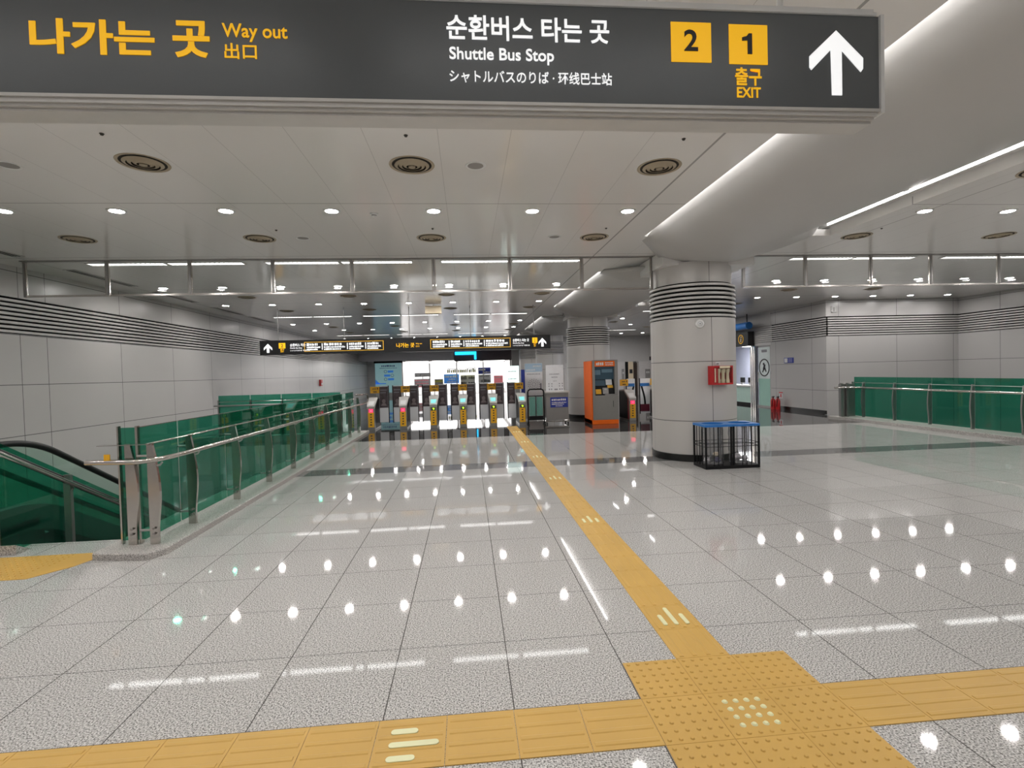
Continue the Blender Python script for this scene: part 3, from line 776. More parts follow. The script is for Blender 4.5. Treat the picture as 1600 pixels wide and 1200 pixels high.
# right-hand stair opening
tag(MB().prism([(10.42, 2.6), (11.1, 2.6), (11.1, 13.75), (10.30, 13.75), (10.30, 13.4), (10.42, 13.2)], 'z', -0.11, 0.085).build('stone_curb', M['rough_granite'], None, bevel=0.012), 'long granite curb under the green balustrade by the information wall', 'curb')
b3 = thing('glass_balustrade', 'dark green glass balustrade on the stair opening near the information wall', 'balustrade', (10.85, 8.0, 0))
PR = [13.5, 13.1, 12.08, 11.08, 10.06, 9.04, 8.02, 7.0, 5.98, 4.96, 3.94, 2.92]
PR = sorted(PR)
for i in range(len(PR)-1):
    g = B(0.05, 0.062, PR[i]-8+0.008, PR[i+1]-8-0.008, 0.10, 1.19).build('glass_panel', M['greenglass'], b3)
for y in PR:
    p_ = post(b3, 0.0, y-8.0, h=0.97, side=-1, z0=0.085, m='steel_dark')
    bolts(p_, -0.01, y-8.0-0.01, (0.18, 0.23))
B(-0.45, 0.0, 5.40, 5.46, 0.09, 1.0).build('end_channel', M['steel_dark'], b3)
MB().box(-0.46, -0.40, 5.35, 5.40, 0.085, 1.03).box(-0.30, -0.24, 5.33, 5.38, 0.085, 1.03).build('post', M['steel_dark'], b3)
MB().tube([(-0.62, 5.40, 0.905), (-0.30, 5.30, 0.905), (-0.15, 5.1, 0.905), (-0.12, 4.8, 0.905), (-0.12, -5.2, 0.905)], 0.026, 12).build('handrail', M['steel'], b3, True)
MB().tube([(0.0, 5.4, 1.03), (0.0, -5.2, 1.03)], 0.008, 8).build('upper_rail', M['steel_dark'], b3)

# stairs going down, their middle balustrade, and the escalator
SLOPE = 0.5535
st = MB()
tread = 0.29; rise = tread*SLOPE
for k in range(27):
    y = 5.455+k*tread; z = -(k+1)*rise
    st.box(-4.25, -3.40, y, y+tread+(0.02 if k < 26 else 0), z-0.35, z)
tag(st.build('staircase', M['stair']), 'grey stone stairs going down between green glass balustrades', 'stairs')
mbal = thing('glass_balustrade', 'sloping green glass balustrade between the stairs and the escalator', 'balustrade', (-4.4, 5.5, 0))
def zt(y): return 1.045-SLOPE*(y-5.17)
ys = [5.12+1.0*k for k in range(9)]
for i in range(8):
    a, b = ys[i]+0.008, ys[i+1]-0.008
    MB().prism([(a-5.5, zt(a)-0.98), (b-5.5, zt(b)-0.98), (b-5.5, zt(b)), (a-5.5, zt(a))], 'x', -0.006, 0.006).build('glass_panel', M['greenglass'], mbal)
for y in (5.86, 6.91, 7.96, 9.01, 10.06, 11.11):
    mb = MB().box(0.03, 0.10, y-5.5-0.02, y-5.5+0.02, zt(y)-1.12, zt(y)-0.05)
    mb.build('post', M['steel_dark'], mbal)
    MB().tube([(0.07, y-5.5, zt(y)-0.24), (0.12, y-5.5, zt(y)-0.20)], 0.01, 8).build('handrail_bracket', M['steel_dark'], mbal)
MB().tube([(0.13, 4.72-5.5, zt(4.72)-0.165), (0.13, 12.5-5.5, zt(12.5)-0.165)], 0.023, 12).build('handrail', M['steel'], mbal)
MB().tube([(0.02, 5.12-5.5, zt(5.12)-0.085), (0.02, 12.5-5.5, zt(12.5)-0.085)], 0.022, 10).build('black_rail', M['rubber'], mbal, True)
MB().prism([(5.12-5.5, zt(5.12)-1.12), (12.6-5.5, zt(12.6)-1.12), (12.6-5.5, zt(12.6)-0.98), (5.12-5.5, zt(5.12)-0.98)], 'x', -0.09, 0.13).build('base_kerb', M['rough_granite'], mbal)
esc = thing('escalator', 'escalator with black rubber handrails going down beside the stair wall', 'escalator', (-5.9, 6.0, 0))
def esc_path(off, r=0.9, ytop=5.75, yb=13.2):
    """handrail line OFF above the step line: level, curve, 29 degree slope"""
    th = math.atan(SLOPE); pts = [(ytop, off)]
    yc = 6.25; n = 10; R = 1.6
    for k in range(n+1):
        a = th*k/n; pts.append((yc+R*math.sin(a), off-R*(1-math.cos(a))))
    y0_, z0_ = pts[-1]
    pts.append((yb, z0_-SLOPE*(yb-y0_)))
    return pts
for dx in (0.58, -0.58):
    top = esc_path(0.90); bot = esc_path(0.18)
    nose = [(5.75, 0.90), (5.5, 0.86), (5.33, 0.72), (5.27, 0.54), (5.33, 0.36), (5.5, 0.22), (5.75, 0.18)]
    poly = top+bot[::-1]+nose[::-1][1:-1]
    MB().prism([(y-6.0, z) for y, z in poly], 'x', dx-0.006, dx+0.006).build('glass_side', M['paleglass'], esc)
    path = [(dx, y-6.0, z+0.02) for y, z in (nose[::-1][:-1]+top)]
    MB().tube(path, 0.038, 10).build('handrail', M['rubber'], esc, True)
    lo = [(y-6.0, z) for y, z in esc_path(0.19)]; lo2 = [(y-6.0, z) for y, z in esc_path(-0.12)]
    MB().prism(lo+lo2[::-1], 'x', dx-0.10, dx+0.10).build('skirt', M['steel_dark'], esc)
ss = MB()
for k in range(22):
    y = 6.55+k*0.36; z = -0.1-(k)*0.36*SLOPE
    ss.box(-0.48, 0.48, y-6.0, y-6.0+0.37, z-0.25, z)
ss.build('steps', M['steel_dark'], esc)
B(-0.68, 0.68, -0.54, 0.6, -0.10, -0.005).build('landing_plate', M['steel_dark'], esc)

# ---------------------------------------------------------------- ticket gates
def gate(cx, yf, red, label, flaps=(-1, 1), gap=0.9, side=0):
    t = thing('ticket_gate', label, 'ticket gate', (cx, yf, 0), 0, 'ticket gates')
    W = 0.105
    MB().prism([(0.0, 0.0), (1.05, 0.0), (1.05, 0.92), (0.55, 0.95), (0.36, 0.93), (0.03, 0.66), (0.0, 0.60)], 'x', -W, W).build('body', M['greymetal'], t, bevel=0.006)
    for s in (-1, 1):
        MB().prism([(0.10, 0.05), (1.02, 0.05), (1.02, 0.88), (0.55, 0.90), (0.40, 0.88), (0.10, 0.64)], 'x', s*W-0.004, s*W+0.004).build('side_panel', M['matblack'], t)
    if red and side:
        MB().prism([(0.06, 0.05), (0.14, 0.05), (0.14, 0.70), (0.06, 0.64)], 'x', side*W-0.006, side*W+0.006).build('red_edge', M['red'], t)
    MB().add([(-W-0.004, -0.02, 0.70), (W+0.004, -0.02, 0.70), (W+0.045, 0.36, 0.94), (-W-0.045, 0.36, 0.94),
              (-W-0.004, 0.0, 0.62), (W+0.004, 0.0, 0.62), (W+0.02, 0.40, 0.86), (-W-0.02, 0.40, 0.86)],
             [(0, 1, 2, 3), (4, 7, 6, 5), (0, 4, 5, 1), (1, 5, 6, 2), (2, 6, 7, 3), (3, 7, 4, 0)]).build('reader_head', M['alu'], t, bevel=0.004)
    MB().add([(-0.07, 0.035, 0.739), (0.07, 0.035, 0.739), (0.085, 0.20, 0.843), (-0.085, 0.20, 0.843)], [(0, 1, 2, 3)]).build('reader_screen', M['white'] if red else M['teal_led'], t)
    B(-0.085, 0.085, -0.006, 0.0, 0.09, 0.52).build('yellow_sticker', M['g_yellow'], t)
    mb = MB()
    for k in range(5): mb.box(-0.022+(-0.012 if k == 4 else 0), 0.022, -0.009, -0.006, 0.445-k*0.075, 0.445-k*0.075+0.035)
    mb.build('sticker_print', M['ink'], t)
    d = B(-0.06, 0.06, -0.008, 0.0, 0.52, 0.62).build('direction_light', M['red_led'] if red else M['signblack'], t)
    if red: MB().obox((0, -0.010, 0.57), ((1, 0, 1), (0, 1, 0), (-1, 0, 1)), (0.08, 0.003, 0.012)).obox((0, -0.010, 0.57), ((1, 0, 1), (0, 1, 0), (-1, 0, 1)), (0.012, 0.003, 0.08)).build('cross_mark', M['white'], d)
    else: MB().prism([(-0.03, 0.60), (-0.03, 0.575), (0.005, 0.565), (-0.03, 0.54), (0.03, 0.545), (0.035, 0.60)], 'y', -0.011, -0.008).build('arrow_mark', M['green_led'], d)
    f = B(-0.145, 0.125, 0.78, 0.80, 1.055, 1.255).build('flag_sign', M['g_yellow'], t)
    fm = scribble(MB(), -0.08, 0.04, 1.17, 1.215, 0.78, 3, int(abs(cx)*10)); scribble(fm, -0.06, 0.06, 1.085, 1.12, 0.78, 4, 5); fm.box(0.06, 0.09, 0.777, 0.78, 1.165, 1.225)
    fm.build('flag_print', M['ink'], f)
    MB().cyl((0, 0.79, 0.92), (0, 0.79, 1.06), 0.012, 8).build('flag_pole', M['steel_dark'], t)
    return t
def flap(parent, xa, xb, y, edge, plain=True):
    """swing flap from XA to XB (local), black edge on the free side EDGE"""
    x0, x1 = min(xa, xb), max(xa, xb)
    fl_ = B(x0, x1, y, y+0.012, 0.15, 1.27).build('flap', M['palepanel'], parent, bevel=0.003)
    B(x0+0.005, x1-0.02, y-0.004, y, 0.60, 1.25).build('flap_print', M['darkprint'] if plain else M['palepanel'], fl_)
    if plain:
        c = (x0+x1)/2-0.01
        MB().box(x0+0.03, x1-0.05, y-0.006, y-0.003, 1.13, 1.16).box(x0+0.03, x1-0.08, y-0.006, y-0.003, 1.05, 1.075).build('print_band', M['greyink'], fl_)
        MB().prism([(c+0.055*math.cos(2*PI*k/14), 0.80+0.065*math.sin(2*PI*k/14)) for k in range(14)], 'y', y-0.006, y-0.003).prism([(c-0.09, 0.66), (c+0.09, 0.66), (c+0.05, 0.735), (c-0.05, 0.735)], 'y', y-0.006, y-0.003).build('print_figure', M['mauve'], fl_)
    e = x1 if edge > 0 else x0
    B(e-0.013, e+0.013, y-0.010, y+0.020, 0.13, 1.28).build('flap_edge', M['matblack'], fl_)
    if not plain:
        s = 1 if edge > 0 else -1
        # dark swoosh, blue tag above, maroon block below
        arc = [(e-s*0.03-s*0.11*math.sin(PI*u/2)**1.0, 0.42+0.60*(1-u)) for u in [k/8 for k in range(9)]]
        arc2 = [(x-s*0.06, z) for x, z in arc]
        MB().prism(arc+arc2[::-1], 'y', y-0.005, y-0.001).build('flap_swoosh', M['matblack'], fl_)
        B(x0+0.01, x1-0.03, y-0.006, y-0.002, 0.17+0.04, 0.44).build('flap_block', M['maroon'], fl_)
        B(x0+0.01, x1-0.03, y-0.006, y-0.002, 1.02, 1.12).build('flap_tag', M['blue'], fl_)
    return fl_
GX = [-2.84, -1.92, -1.035, -0.165, 0.735, 1.60]
GL = ['ticket gate with red no-entry light, end of the row by the stair balustrade', 'ticket gate with red no-entry light, second from the stair balustrade',
      'ticket gate with green arrow, third from the stair balustrade', 'ticket gate with green arrow, middle of the green-arrow gates, fourth from the balustrade',
      'ticket gate with green arrow, just before the tactile path end', 'ticket gate with green arrow beside the folding barrier']
GY = 15.08
gates = []
for i, x in enumerate(GX):
    g = gate(x, GY, i < 2, GL[i]); gates.append(g)
for i, g in enumerate(gates):
    if i < 5:
        d = GX[i+1]-GX[i]; flap(g, 0.115, d/2-0.065, 0.82, 1)
    if i > 0:
        d = GX[i]-GX[i-1]; flap(g, -0.115, -d/2+0.065, 0.82, -1)
g7 = gate(4.98, GY, True, 'ticket gate with red no-entry light beside the orange ticket machine', side=-1)
flap(g7, 0.115, 0.40, 0.9, 1, False)
g8 = gate(5.98, GY, True, 'ticket gate hidden behind the wide round column')
flap(g8, -0.115, -0.46, 0.9, -1, False)

# ---------------------------------------------------------------- barrier, notice machine, posters, ticket machine
br = thing('folding_barrier', 'black tube framed barrier with teal glass panels beside the gates', 'barrier', (2.0, 15.0, 0))
pts = [(-0.24, 0, 0.03), (-0.24, 0, 0.98), (-0.22, 0, 1.03), (-0.17, 0, 1.06), (0.17, 0, 1.06), (0.22, 0, 1.03), (0.24, 0, 0.98), (0.24, 0, 0.03)]
MB().tube(pts, 0.022, 10).tube([(-0.24, 0, 0.16), (0.24, 0, 0.16)], 0.018, 8).tube([(-0.24, 0, 0.86), (0.24, 0, 0.86)], 0.016, 8).tube([(0, 0, 0.26), (0, 0, 0.86)], 0.013, 8).build('frame', M['matblack'], br, True)
for s in (-1, 1): B(min(s*0.02, s*0.20), max(s*0.02, s*0.20), -0.006, 0.006, 0.27, 0.83).build('glass_panel', M['tealglass'], br)
B(-0.21, 0.21, -0.03, 0.03, 0.16, 0.26).build('kick_plate', M['matblack'], br)
for s in (-1, 1): MB().tube([(s*0.24, -0.18, 0.02), (s*0.24, 0.18, 0.02)], 0.02, 8).build('foot', M['matblack'], br)

ct = thing('change_machine', 'grey wheeled cabinet with blue sign and white notice board on top', 'machine', (2.645, 15.0, 0))
B(-0.34, 0.34, 0, 0.5, 0.12, 0.93).build('cabinet', M['greymetal'], ct, bevel=0.008)
B(-0.37, 0.37, -0.03, 0.53, 0.93, 0.98).build('worktop', M['alu'], ct, bevel=0.006)
bs = B(-0.21, 0.32, -0.006, 0, 0.50, 0.80).build('blue_sign', M['navy'], ct)
mb = scribble(MB(), -0.17, 0.28, 0.70, 0.76, -0.006, 8, 3); scribble(mb, -0.17, 0.28, 0.63, 0.66, -0.006, 16, 4); scribble(mb, -0.17, 0.2, 0.58, 0.61, -0.006, 14, 5); scribble(mb, -0.05, 0.16, 0.53, 0.555, -0.006, 8, 6)
mb.build('sign_print', M['white'], bs)
nb = B(-0.31, 0.22, 0.10, 0.13, 0.98, 1.77).build('notice_board', M['paper'], ct)
mb = scribble(MB(), -0.20, 0.10, 1.48, 1.51, 0.10, 12, 7); scribble(mb, -0.14, 0.05, 1.39, 1.42, 0.10, 8, 8); scribble(mb, -0.10, 0.02, 1.28, 1.30, 0.10, 5, 9)
for x in (-0.24, 0.08):
    for a, b in ((0, 0), (0.09, 0), (0, 0.07), (0.09, 0.07)): mb.box(x+a, x+a+0.03, 0.096, 0.10, 1.12+b, 1.15+b)
    mb.box(x+0.01, x+0.045, 0.096, 0.10, 1.02, 1.06); mb.box(x+0.075, x+0.11, 0.096, 0.10, 1.02, 1.06)
mb.box(-0.06, 0.04, 0.096, 0.10, 1.015, 1.055)
mb.build('notice_print', M['greyink'], nb)
MB().box(-0.36, -0.30, 0.0, 0.5, 0.06, 0.12).box(0.30, 0.36, 0.0, 0.5, 0.06, 0.12).box(-0.3, 0.3, 0.02, 0.07, 0.06, 0.10).build('trolley_base', M['steel'], ct)
for x in (-0.32, 0.32):
    for y in (0.03, 0.46): MB().cyl((x-0.02, y, 0.035), (x+0.02, y, 0.035), 0.035, 14).build('caster', M['rubber'], ct)

ps = thing('poster_stand', 'white and pale blue poster stand behind the folding barrier', 'poster', (2.15, 16.5, 0))
B(-0.29, 0.29, 0, 0.04, 0.05, 1.86).build('board', M['white'], ps)
B(-0.285, 0.285, -0.004, 0, 1.58, 1.85).build('header_print', mat('pale_blue_print', (0.42, 0.58, 0.72), 0.5), ps)
B(-0.27, 0.27, -0.004, 0, 0.75, 1.57).build('map_print', M['paper'], ps)
mb = MB()
for r, n in ((0.06, 7), (0.12, 12), (0.17, 16)):
    for k in range(n):
        a = 2*PI*k/n+r*9; x, z = r*math.cos(a)*1.1, 1.17+r*math.sin(a); mb.box(x-0.012, x+0.012, -0.007, -0.004, z-0.012, z+0.012)
mb.box(0.2, 0.25, -0.007, -0.004, 0.98, 1.2); scribble(mb, -0.22, 0.22, 1.49, 1.52, -0.004, 18, 2)
mb.build('map_marks', M['greyink'], ps)
mb = scribble(MB(), -0.02, 0.25, 1.74, 1.79, -0.004, 6, 1); scribble(mb, -0.24, 0.06, 1.62, 1.67, -0.004, 6, 3); mb.build('header_lettering', M['white'], ps)
tag(B(1.74, 1.86, 16.55, 16.6, 0.0, 1.66).build('blue_banner_stand', M['navy']), 'narrow dark blue upright panel beside the poster stand', 'panel')
lb = thing('light_box', 'lit white upright light box between gates and poster stand', 'light box', (1.49, 17.0, 0))
B(-0.23, 0.23, 0, 0.08, 1.22, 1.80).build('face', M['litbox'], lb); B(-0.03, 0.03, 0.02, 0.06, 0, 1.22).build('stand', M['steel_dark'], lb)
mb = scribble(MB(), -0.14, 0.14, 1.60, 1.63, 0, 10, 3); scribble(mb, -0.14, 0.14, 1.35, 1.38, 0, 10, 4); mb.build('print', M['greyink'], lb)

ks = thing('ticket_machine', 'orange and grey ticket machine standing before the second column', 'ticket machine', (3.96, 14.45, 0))
KW = 0.39
MB().box(-KW, -KW+0.03, 0.03, 1.0, 0.0, 1.85).box(KW-0.03, KW, 0.03, 1.0, 0.0, 1.85).box(-KW, KW, 0.97, 1.0, 0, 1.85).box(-KW, KW, 0.0, 1.0, 0.0, 0.13).build('orange_housing', M['orange'], ks, bevel=0.01)
MB().box(-KW+0.03, KW, 0.0, 0.97, 0.13, 0.84).build('lower_door', M['kioskgrey'], ks, bevel=0.008)
MB().box(-KW+0.03, -KW+0.10, 0.0, 0.5, 0.84, 1.85).box(KW-0.09, KW, 0.0, 0.5, 0.84, 1.85).box(-KW+0.03, KW, 0.0, 0.97, 1.84, 1.87).build('fascia_frame', M['kioskgrey'], ks, bevel=0.006)
hd = B(-KW+0.10, KW-0.09, 0.005, 0.4, 1.68, 1.84).build('header', M['orange'], ks)
mb = scribble(MB(), -0.25, -0.02, 1.715, 1.81, 0.005, 4, 1); scribble(mb, 0.02, 0.26, 1.77, 1.80, 0.005, 9, 2); scribble(mb, 0.02, 0.26, 1.715, 1.745, 0.005, 9, 3); mb.build('header_lettering', M['white'], hd)
MB().add([(-0.29, 0.10, 1.68), (0.30, 0.10, 1.68), (0.30, 0.16, 1.30), (-0.29, 0.16, 1.30)], [(0, 3, 2, 1)]).build('upper_screen', M['screen'], ks)
MB().add([(-0.29, 0.16, 1.30), (0.30, 0.16, 1.30), (0.30, 0.04, 0.84), (-0.29, 0.04, 0.84)], [(0, 3, 2, 1)]).build('control_panel', M['matblack'], ks)
def on_panel(x0, x1, z0, z1, m, nm, d=0.012):
    ya = 0.16-(1.30-z1)*0.26; yb = 0.16-(1.30-z0)*0.26
    return MB().add([(x0, yb-d, z0), (x1, yb-d, z0), (x1, ya-d, z1), (x0, ya-d, z1), (x0, yb, z0), (x1, yb, z0), (x1, ya, z1), (x0, ya, z1)], [(0, 1, 2, 3), (4, 7, 6, 5), (0, 4, 5, 1), (1, 5, 6, 2), (2, 6, 7, 3), (3, 7, 4, 0)]).build(nm, m, ks)
mb = MB().box(-0.27, -0.10, 0.10, 0.12, 1.44, 1.58).box(-0.06, 0.26, 0.10, 0.12, 1.50, 1.60); mb.build('screen_picture', mat('screen_blue_grey', (0.10, 0.17, 0.22), 0.3, emit=0.08), ks)
on_panel(-0.28, 0.04, 1.12, 1.28, M['screen'], 'touch_screen'); on_panel(0.06, 0.24, 1.14, 1.30, M['paper'], 'instruction_card'); on_panel(0.10, 0.26, 1.05, 1.13, M['g_yellow'], 'yellow_label')
on_panel(-0.26, -0.10, 0.88, 1.02, M['g_yellow'], 'coin_label'); on_panel(-0.05, 0.12, 0.88, 1.06, M['greymetal'], 'card_reader'); on_panel(0.0, 0.07, 1.0, 1.04, M['white'], 'reader_light')
B(0.0, 0.30, 0.0, 0.10, 0.845, 0.875).build('ticket_tray', M['steel_dark'], ks); B(0.235, 0.245, -0.006, 0.0, 0.5, 0.68).build('door_handle', M['matblack'], ks)

# ---------------------------------------------------------------- wire bin, cabinet and disc on the near column
bn = thing('recycling_bin', 'black wire twin recycling bin with blue rim before the wide column', 'bin', (4.06, 7.735, 0))
bw, bd, bh = 0.44, 0.215, 0.69
MB().box(-bw, bw, -bd, bd, 0.0, 0.05).build('base', M['matblack'], bn, bevel=0.004)
for x in (-bw+0.012, -0.02, 0.02, bw-0.012):
    for y in (-bd+0.012, bd-0.012): MB().box(x-0.012, x+0.012, y-0.012, y+0.012, 0.05, bh-0.03).build('corner_post', M['matblack'], bn)
mb = MB()
for x in (-0.30, -0.16, 0.16, 0.30, -0.23, 0.23):
    for y in (-bd+0.008, bd-0.008): mb.tube([(x, y, 0.05), (x, y, bh-0.04)], 0.006, 6)
for y in (-0.1, 0.0, 0.1):
    for x in (-bw+0.008, bw-0.008): mb.tube([(x, y, 0.05), (x, y, bh-0.04)], 0.006, 6)
for z in (0.345, 0.395):
    for y in (-bd+0.008, bd-0.008): mb.tube([(-bw+0.01, y, z), (bw-0.01, y, z)], 0.005, 6)
    for x in (-bw+0.008, bw-0.008): mb.tube([(x, -bd+0.01, z), (x, bd-0.01, z)], 0.005, 6)
mb.build('wire_cage', M['matblack'], bn)
# blue lid with two openings
def lid_half(c):
    mb = MB(); n = 24; out = []; inn = []
    hw, hd_ = bw/2, bd+0.012
    for k in range(n):
        a = 2*PI*k/n; s = max(abs(math.cos(a))/hw, abs(math.sin(a))/hd_); out.append((c+math.cos(a)/s, math.sin(a)/s)); inn.append((c+0.165*math.cos(a), 0.165*math.sin(a)))
    vs = [(x, y, bh-0.035) for x, y in out]+[(x, y, bh-0.035) for x, y in inn]+[(x, y, bh) for x, y in out]+[(x, y, bh) for x, y in inn]
    fs = []
    for k in range(n):
        j = (k+1) % n; fs += [(k, j, n+j, n+k), (2*n+k, 3*n+k, 3*n+j, 2*n+j), (k, 2*n+k, 2*n+j, j), (n+k, n+j, 3*n+j, 3*n+k)]
    return mb.add(vs, fs).build('blue_lid', M['blue'], bn)
lid_half(-bw/2-0.001); lid_half(bw/2+0.001)
def bag(c, name, label, hue):
    rnd = random.Random(int(c*100)+5); n, L_ = 26, 10; vs = []; fs = []
    for i in range(L_):
        z = 0.06+i*(0.585)/(L_-1)
        for k in range(n):
            a = 2*PI*k/n; r = 0.158*(0.90+0.10*math.sin(a*9+c*5+i*0.35))+rnd.uniform(-.005, .005)
            vs.append((4.06+c+r*1.04*math.cos(a), 7.735+r*1.0*math.sin(a), z))
    for i in range(L_-1):
        for k in range(n): j = (k+1) % n; fs.append((i*n+k, i*n+j, (i+1)*n+j, (i+1)*n+k))
    fs.append(tuple(range(n-1, -1, -1)))
    return tag(MB().add(vs, fs).build(name, M['film'], None, True), label, 'bag')
bag(-0.22, 'bin_liner', 'clear plastic liner hanging in the bin half nearer the tactile path', 0)
bag(0.22, 'bin_liner', 'clear plastic liner hanging in the bin half nearer the information wall', 0)
def crumple(c, r, m, name, label, seed):
    rnd = random.Random(seed); n1, n2 = 10, 7; vs = []; fs = []
    for i in range(n2):
        ph = PI*(i+0.5)/n2
        for k in range(n1):
            a = 2*PI*k/n1; q = r*rnd.uniform(0.65, 1.1)
            vs.append((c[0]+q*math.sin(ph)*math.cos(a), c[1]+q*math.sin(ph)*math.sin(a), c[2]+0.75*q*math.cos(ph)))
    for i in range(n2-1):
        for k in range(n1): j = (k+1) % n1; fs.append((i*n1+k, i*n1+j, (i+1)*n1+j, (i+1)*n1+k))
    fs += [tuple(range(n1)), tuple(range((n2-1)*n1, n2*n1))]
    return tag(MB().add(vs, fs).build(name, M[m]), label, 'trash')
crumple((3.735, 7.72, 0.12), 0.062, 'trash', 'crumpled_paper', 'crumpled pale paper at the outer corner of the wire bin', 1)
crumple((3.875, 7.66, 0.12), 0.058, 'darkblue', 'dark_bag', 'dark blue crumpled bag lying in the wire bin', 2)
crumple((3.90, 7.76, 0.20), 0.05, 'cream', 'paper_cup', 'small orange-beige crumpled cup on the dark blue bag', 3)
crumple((4.22, 7.70, 0.15), 0.09, 'trash', 'crumpled_paper', 'crumpled white paper in the bin half near the information wall', 4)
crumple((4.36, 7.74, 0.12), 0.06, 'trash', 'crumpled_paper', 'small crumpled paper by the outer side of the wire bin', 5)

hc = thing('emergency_cabinet', 'red wall cabinet with three cream canisters on the wide column', 'cabinet', (4.16, 8.12, 1.29), 0.14)
MB().box(-0.19, -0.175, -0.11, 0, 0, 0.31).box(0.175, 0.19, -0.11, 0, 0, 0.31).box(-0.175, 0.175, -0.11, 0, 0, 0.025).box(-0.175, 0.175, -0.11, 0, 0.285, 0.31).box(-0.19, 0.19, -0.01, 0.02, 0, 0.31).build('case', M['red'], hc)
B(-0.175, -0.085, -0.10, -0.09, 0.025, 0.285).build('side_plate', M['red'], hc)
B(-0.150, -0.132, -0.112, -0.10, 0.04, 0.27).build('pale_tube', M['cream'], hc)
B(-0.06, 0.13, -0.118, -0.11, 0.27, 0.305).build('label_plate', M['cream'], hc)
for k in range(3):
    MB().lathe([(0.0, 0.0), (0.033, 0.0), (0.033, 0.05), (0.026, 0.07), (0.024, 0.15), (0.036, 0.20), (0.036, 0.235), (0.0, 0.235)], (-0.045+k*0.085, -0.055, 0.026), 18).build('canister', M['cream'], hc, True)
B(-0.175, 0.175, -0.114, -0.111, 0.025, 0.285).build('front_cover', M['clearglass'], hc)
lbp = thing('label_plate', 'small pale label plate on the column above the red cabinet', 'label', (4.14, 8.12, 1.615), 0.12)
B(-0.04, 0.04, -0.01, 0.01, 0, 0.045).build('plate', M['paper'], lbp); scribble(MB(), -0.025, 0.025, 0.013, 0.03, -0.010, 3, 1).build('print', M['ink'], lbp)
wd = thing('wall_speaker', 'round white disc speaker high on the wide column', 'speaker', (3.855, 8.135, 2.305), -0.24)
MB().lathe([(0.0, -0.03), (0.055, -0.028), (0.07, -0.015), (0.072, 0.01)], n=28, axis='y').build('shell', M['white'], wd, True)
MB().lathe([(0.033, -0.031), (0.036, -0.031), (0.036, -0.027), (0.033, -0.027)], n=24, axis='y', closed=True).build('ring', M['greyink'], wd)
MB().lathe([(0.0, -0.034), (0.01, -0.033), (0.01, -0.025)], n=14, axis='y').build('centre', M['greyink'], wd)

# ---------------------------------------------------------------- information wall: signs, extinguishers, door, desk
def ysign(y0, y1, z0, z1, x, m, name, label, cat):
    t = thing(name, label, cat, (x, (y0+y1)/2, z0)); w_ = (y1-y0)/2
    B(-0.012, 0.0, -w_, w_, 0, z1-z0).build('plate', m, t)
    return t, w_, z1-z0
t, w_, h = ysign(16.6, 17.12, 1.64, 1.83, 11.198, M['navy'], 'wall_sign', 'small blue and white sign on the information wall', 'sign')
B(-0.016, -0.012, w_-0.2, w_-0.03, 0.02, h-0.02).build('pictogram', M['white'], t)
mb = MB()
for k in range(3): mb.box(-0.016, -0.012, -w_+0.06, w_-0.25, 0.035+k*0.05, 0.055+k*0.05)
mb.build('print', mat('lilac_print', (0.35, 0.35, 0.6), 0.5), t)
t, w_, h = ysign(17.22, 17.44, 0.38, 0.61, 11.198, M['paper'], 'extinguisher_sign', 'small red and white sign above the red extinguishers', 'sign')
MB().box(-0.016, -0.012, -0.03, 0.03, 0.04, 0.16).box(-0.016, -0.012, -w_, w_, h-0.04, h).build('pictogram', M['red'], t)
for k, (x, y, l) in enumerate(((11.0, 17.22, 'red fire extinguisher standing close to the information wall'), (10.93, 17.40, 'red fire extinguisher in front of its twin by the glass door'))):
    e = thing('fire_extinguisher', l, 'extinguisher', (x, y, 0))
    MB().lathe([(0.0, 0.0), (0.078, 0.0), (0.08, 0.02), (0.08, 0.30), (0.06, 0.36), (0.025, 0.39), (0.025, 0.42), (0.0, 0.42)], n=20).build('cylinder', M['red'], e, True)
    MB().box(-0.02, 0.02, -0.05, 0.05, 0.42, 0.45).box(-0.015, 0.015, -0.08, 0.02, 0.455, 0.47).build('valve', M['matblack'], e)
    MB().tube([(0, -0.04, 0.42), (-0.06, -0.08, 0.38), (-0.085, -0.08, 0.25), (-0.085, -0.06, 0.10)], 0.012, 8).build('hose', M['matblack'], e, True)
fx_ = thing('alarm_box', 'small red alarm box on the stair wall far down the hall', 'alarm box', (-7.5, 26.6, 1.15))
B(0, 0.09, -0.15, 0.15, 0, 0.32).build('case', M['red'], fx_, bevel=0.006); B(0.09, 0.095, -0.10, 0.10, 0.05, 0.14).build('label_plate', M['white'], fx_)

# glass door (structure)
dr = bpy.data.objects.new('door_1', None); COL.objects.link(dr); dr.location = (11.2, 18.38, 0); struct(dr)
MB().box(0, 0.06, -0.45, -0.40, 0, 2.32).box(0, 0.06, 0.40, 0.48, 0, 2.32).box(0, 0.06, -0.45, 0.48, 2.28, 2.34).box(-0.01, 0.07, -0.45, 0.45, 0, 0.06).build('door_frame', M['steel_dark'], dr)
B(0.02, 0.035, -0.40, 0.40, 1.08, 2.28).build('upper_glass', M['frost'], dr); B(0.02, 0.035, -0.40, 0.40, 0.06, 1.08).build('lower_glass', M['frostgreen'], dr)
def ring_x(mb, x0, x1, cyy, cz, ra, rb, n=40, sy_=1.0):
    vs = []; fs = []
    for x in (x0, x1):
        for r in (ra, rb): vs += [(x, cyy+r*math.cos(2*PI*k/n)*sy_, cz+r*math.sin(2*PI*k/n)) for k in range(n)]
    for k in range(n):
        j = (k+1) % n; fs += [(k, j, n+j, n+k), (2*n+k, 3*n+k, 3*n+j, 2*n+j), (k, 2*n+k, 2*n+j, j), (n+k, n+j, 3*n+j, 3*n+k)]
    return mb.add(vs, fs)
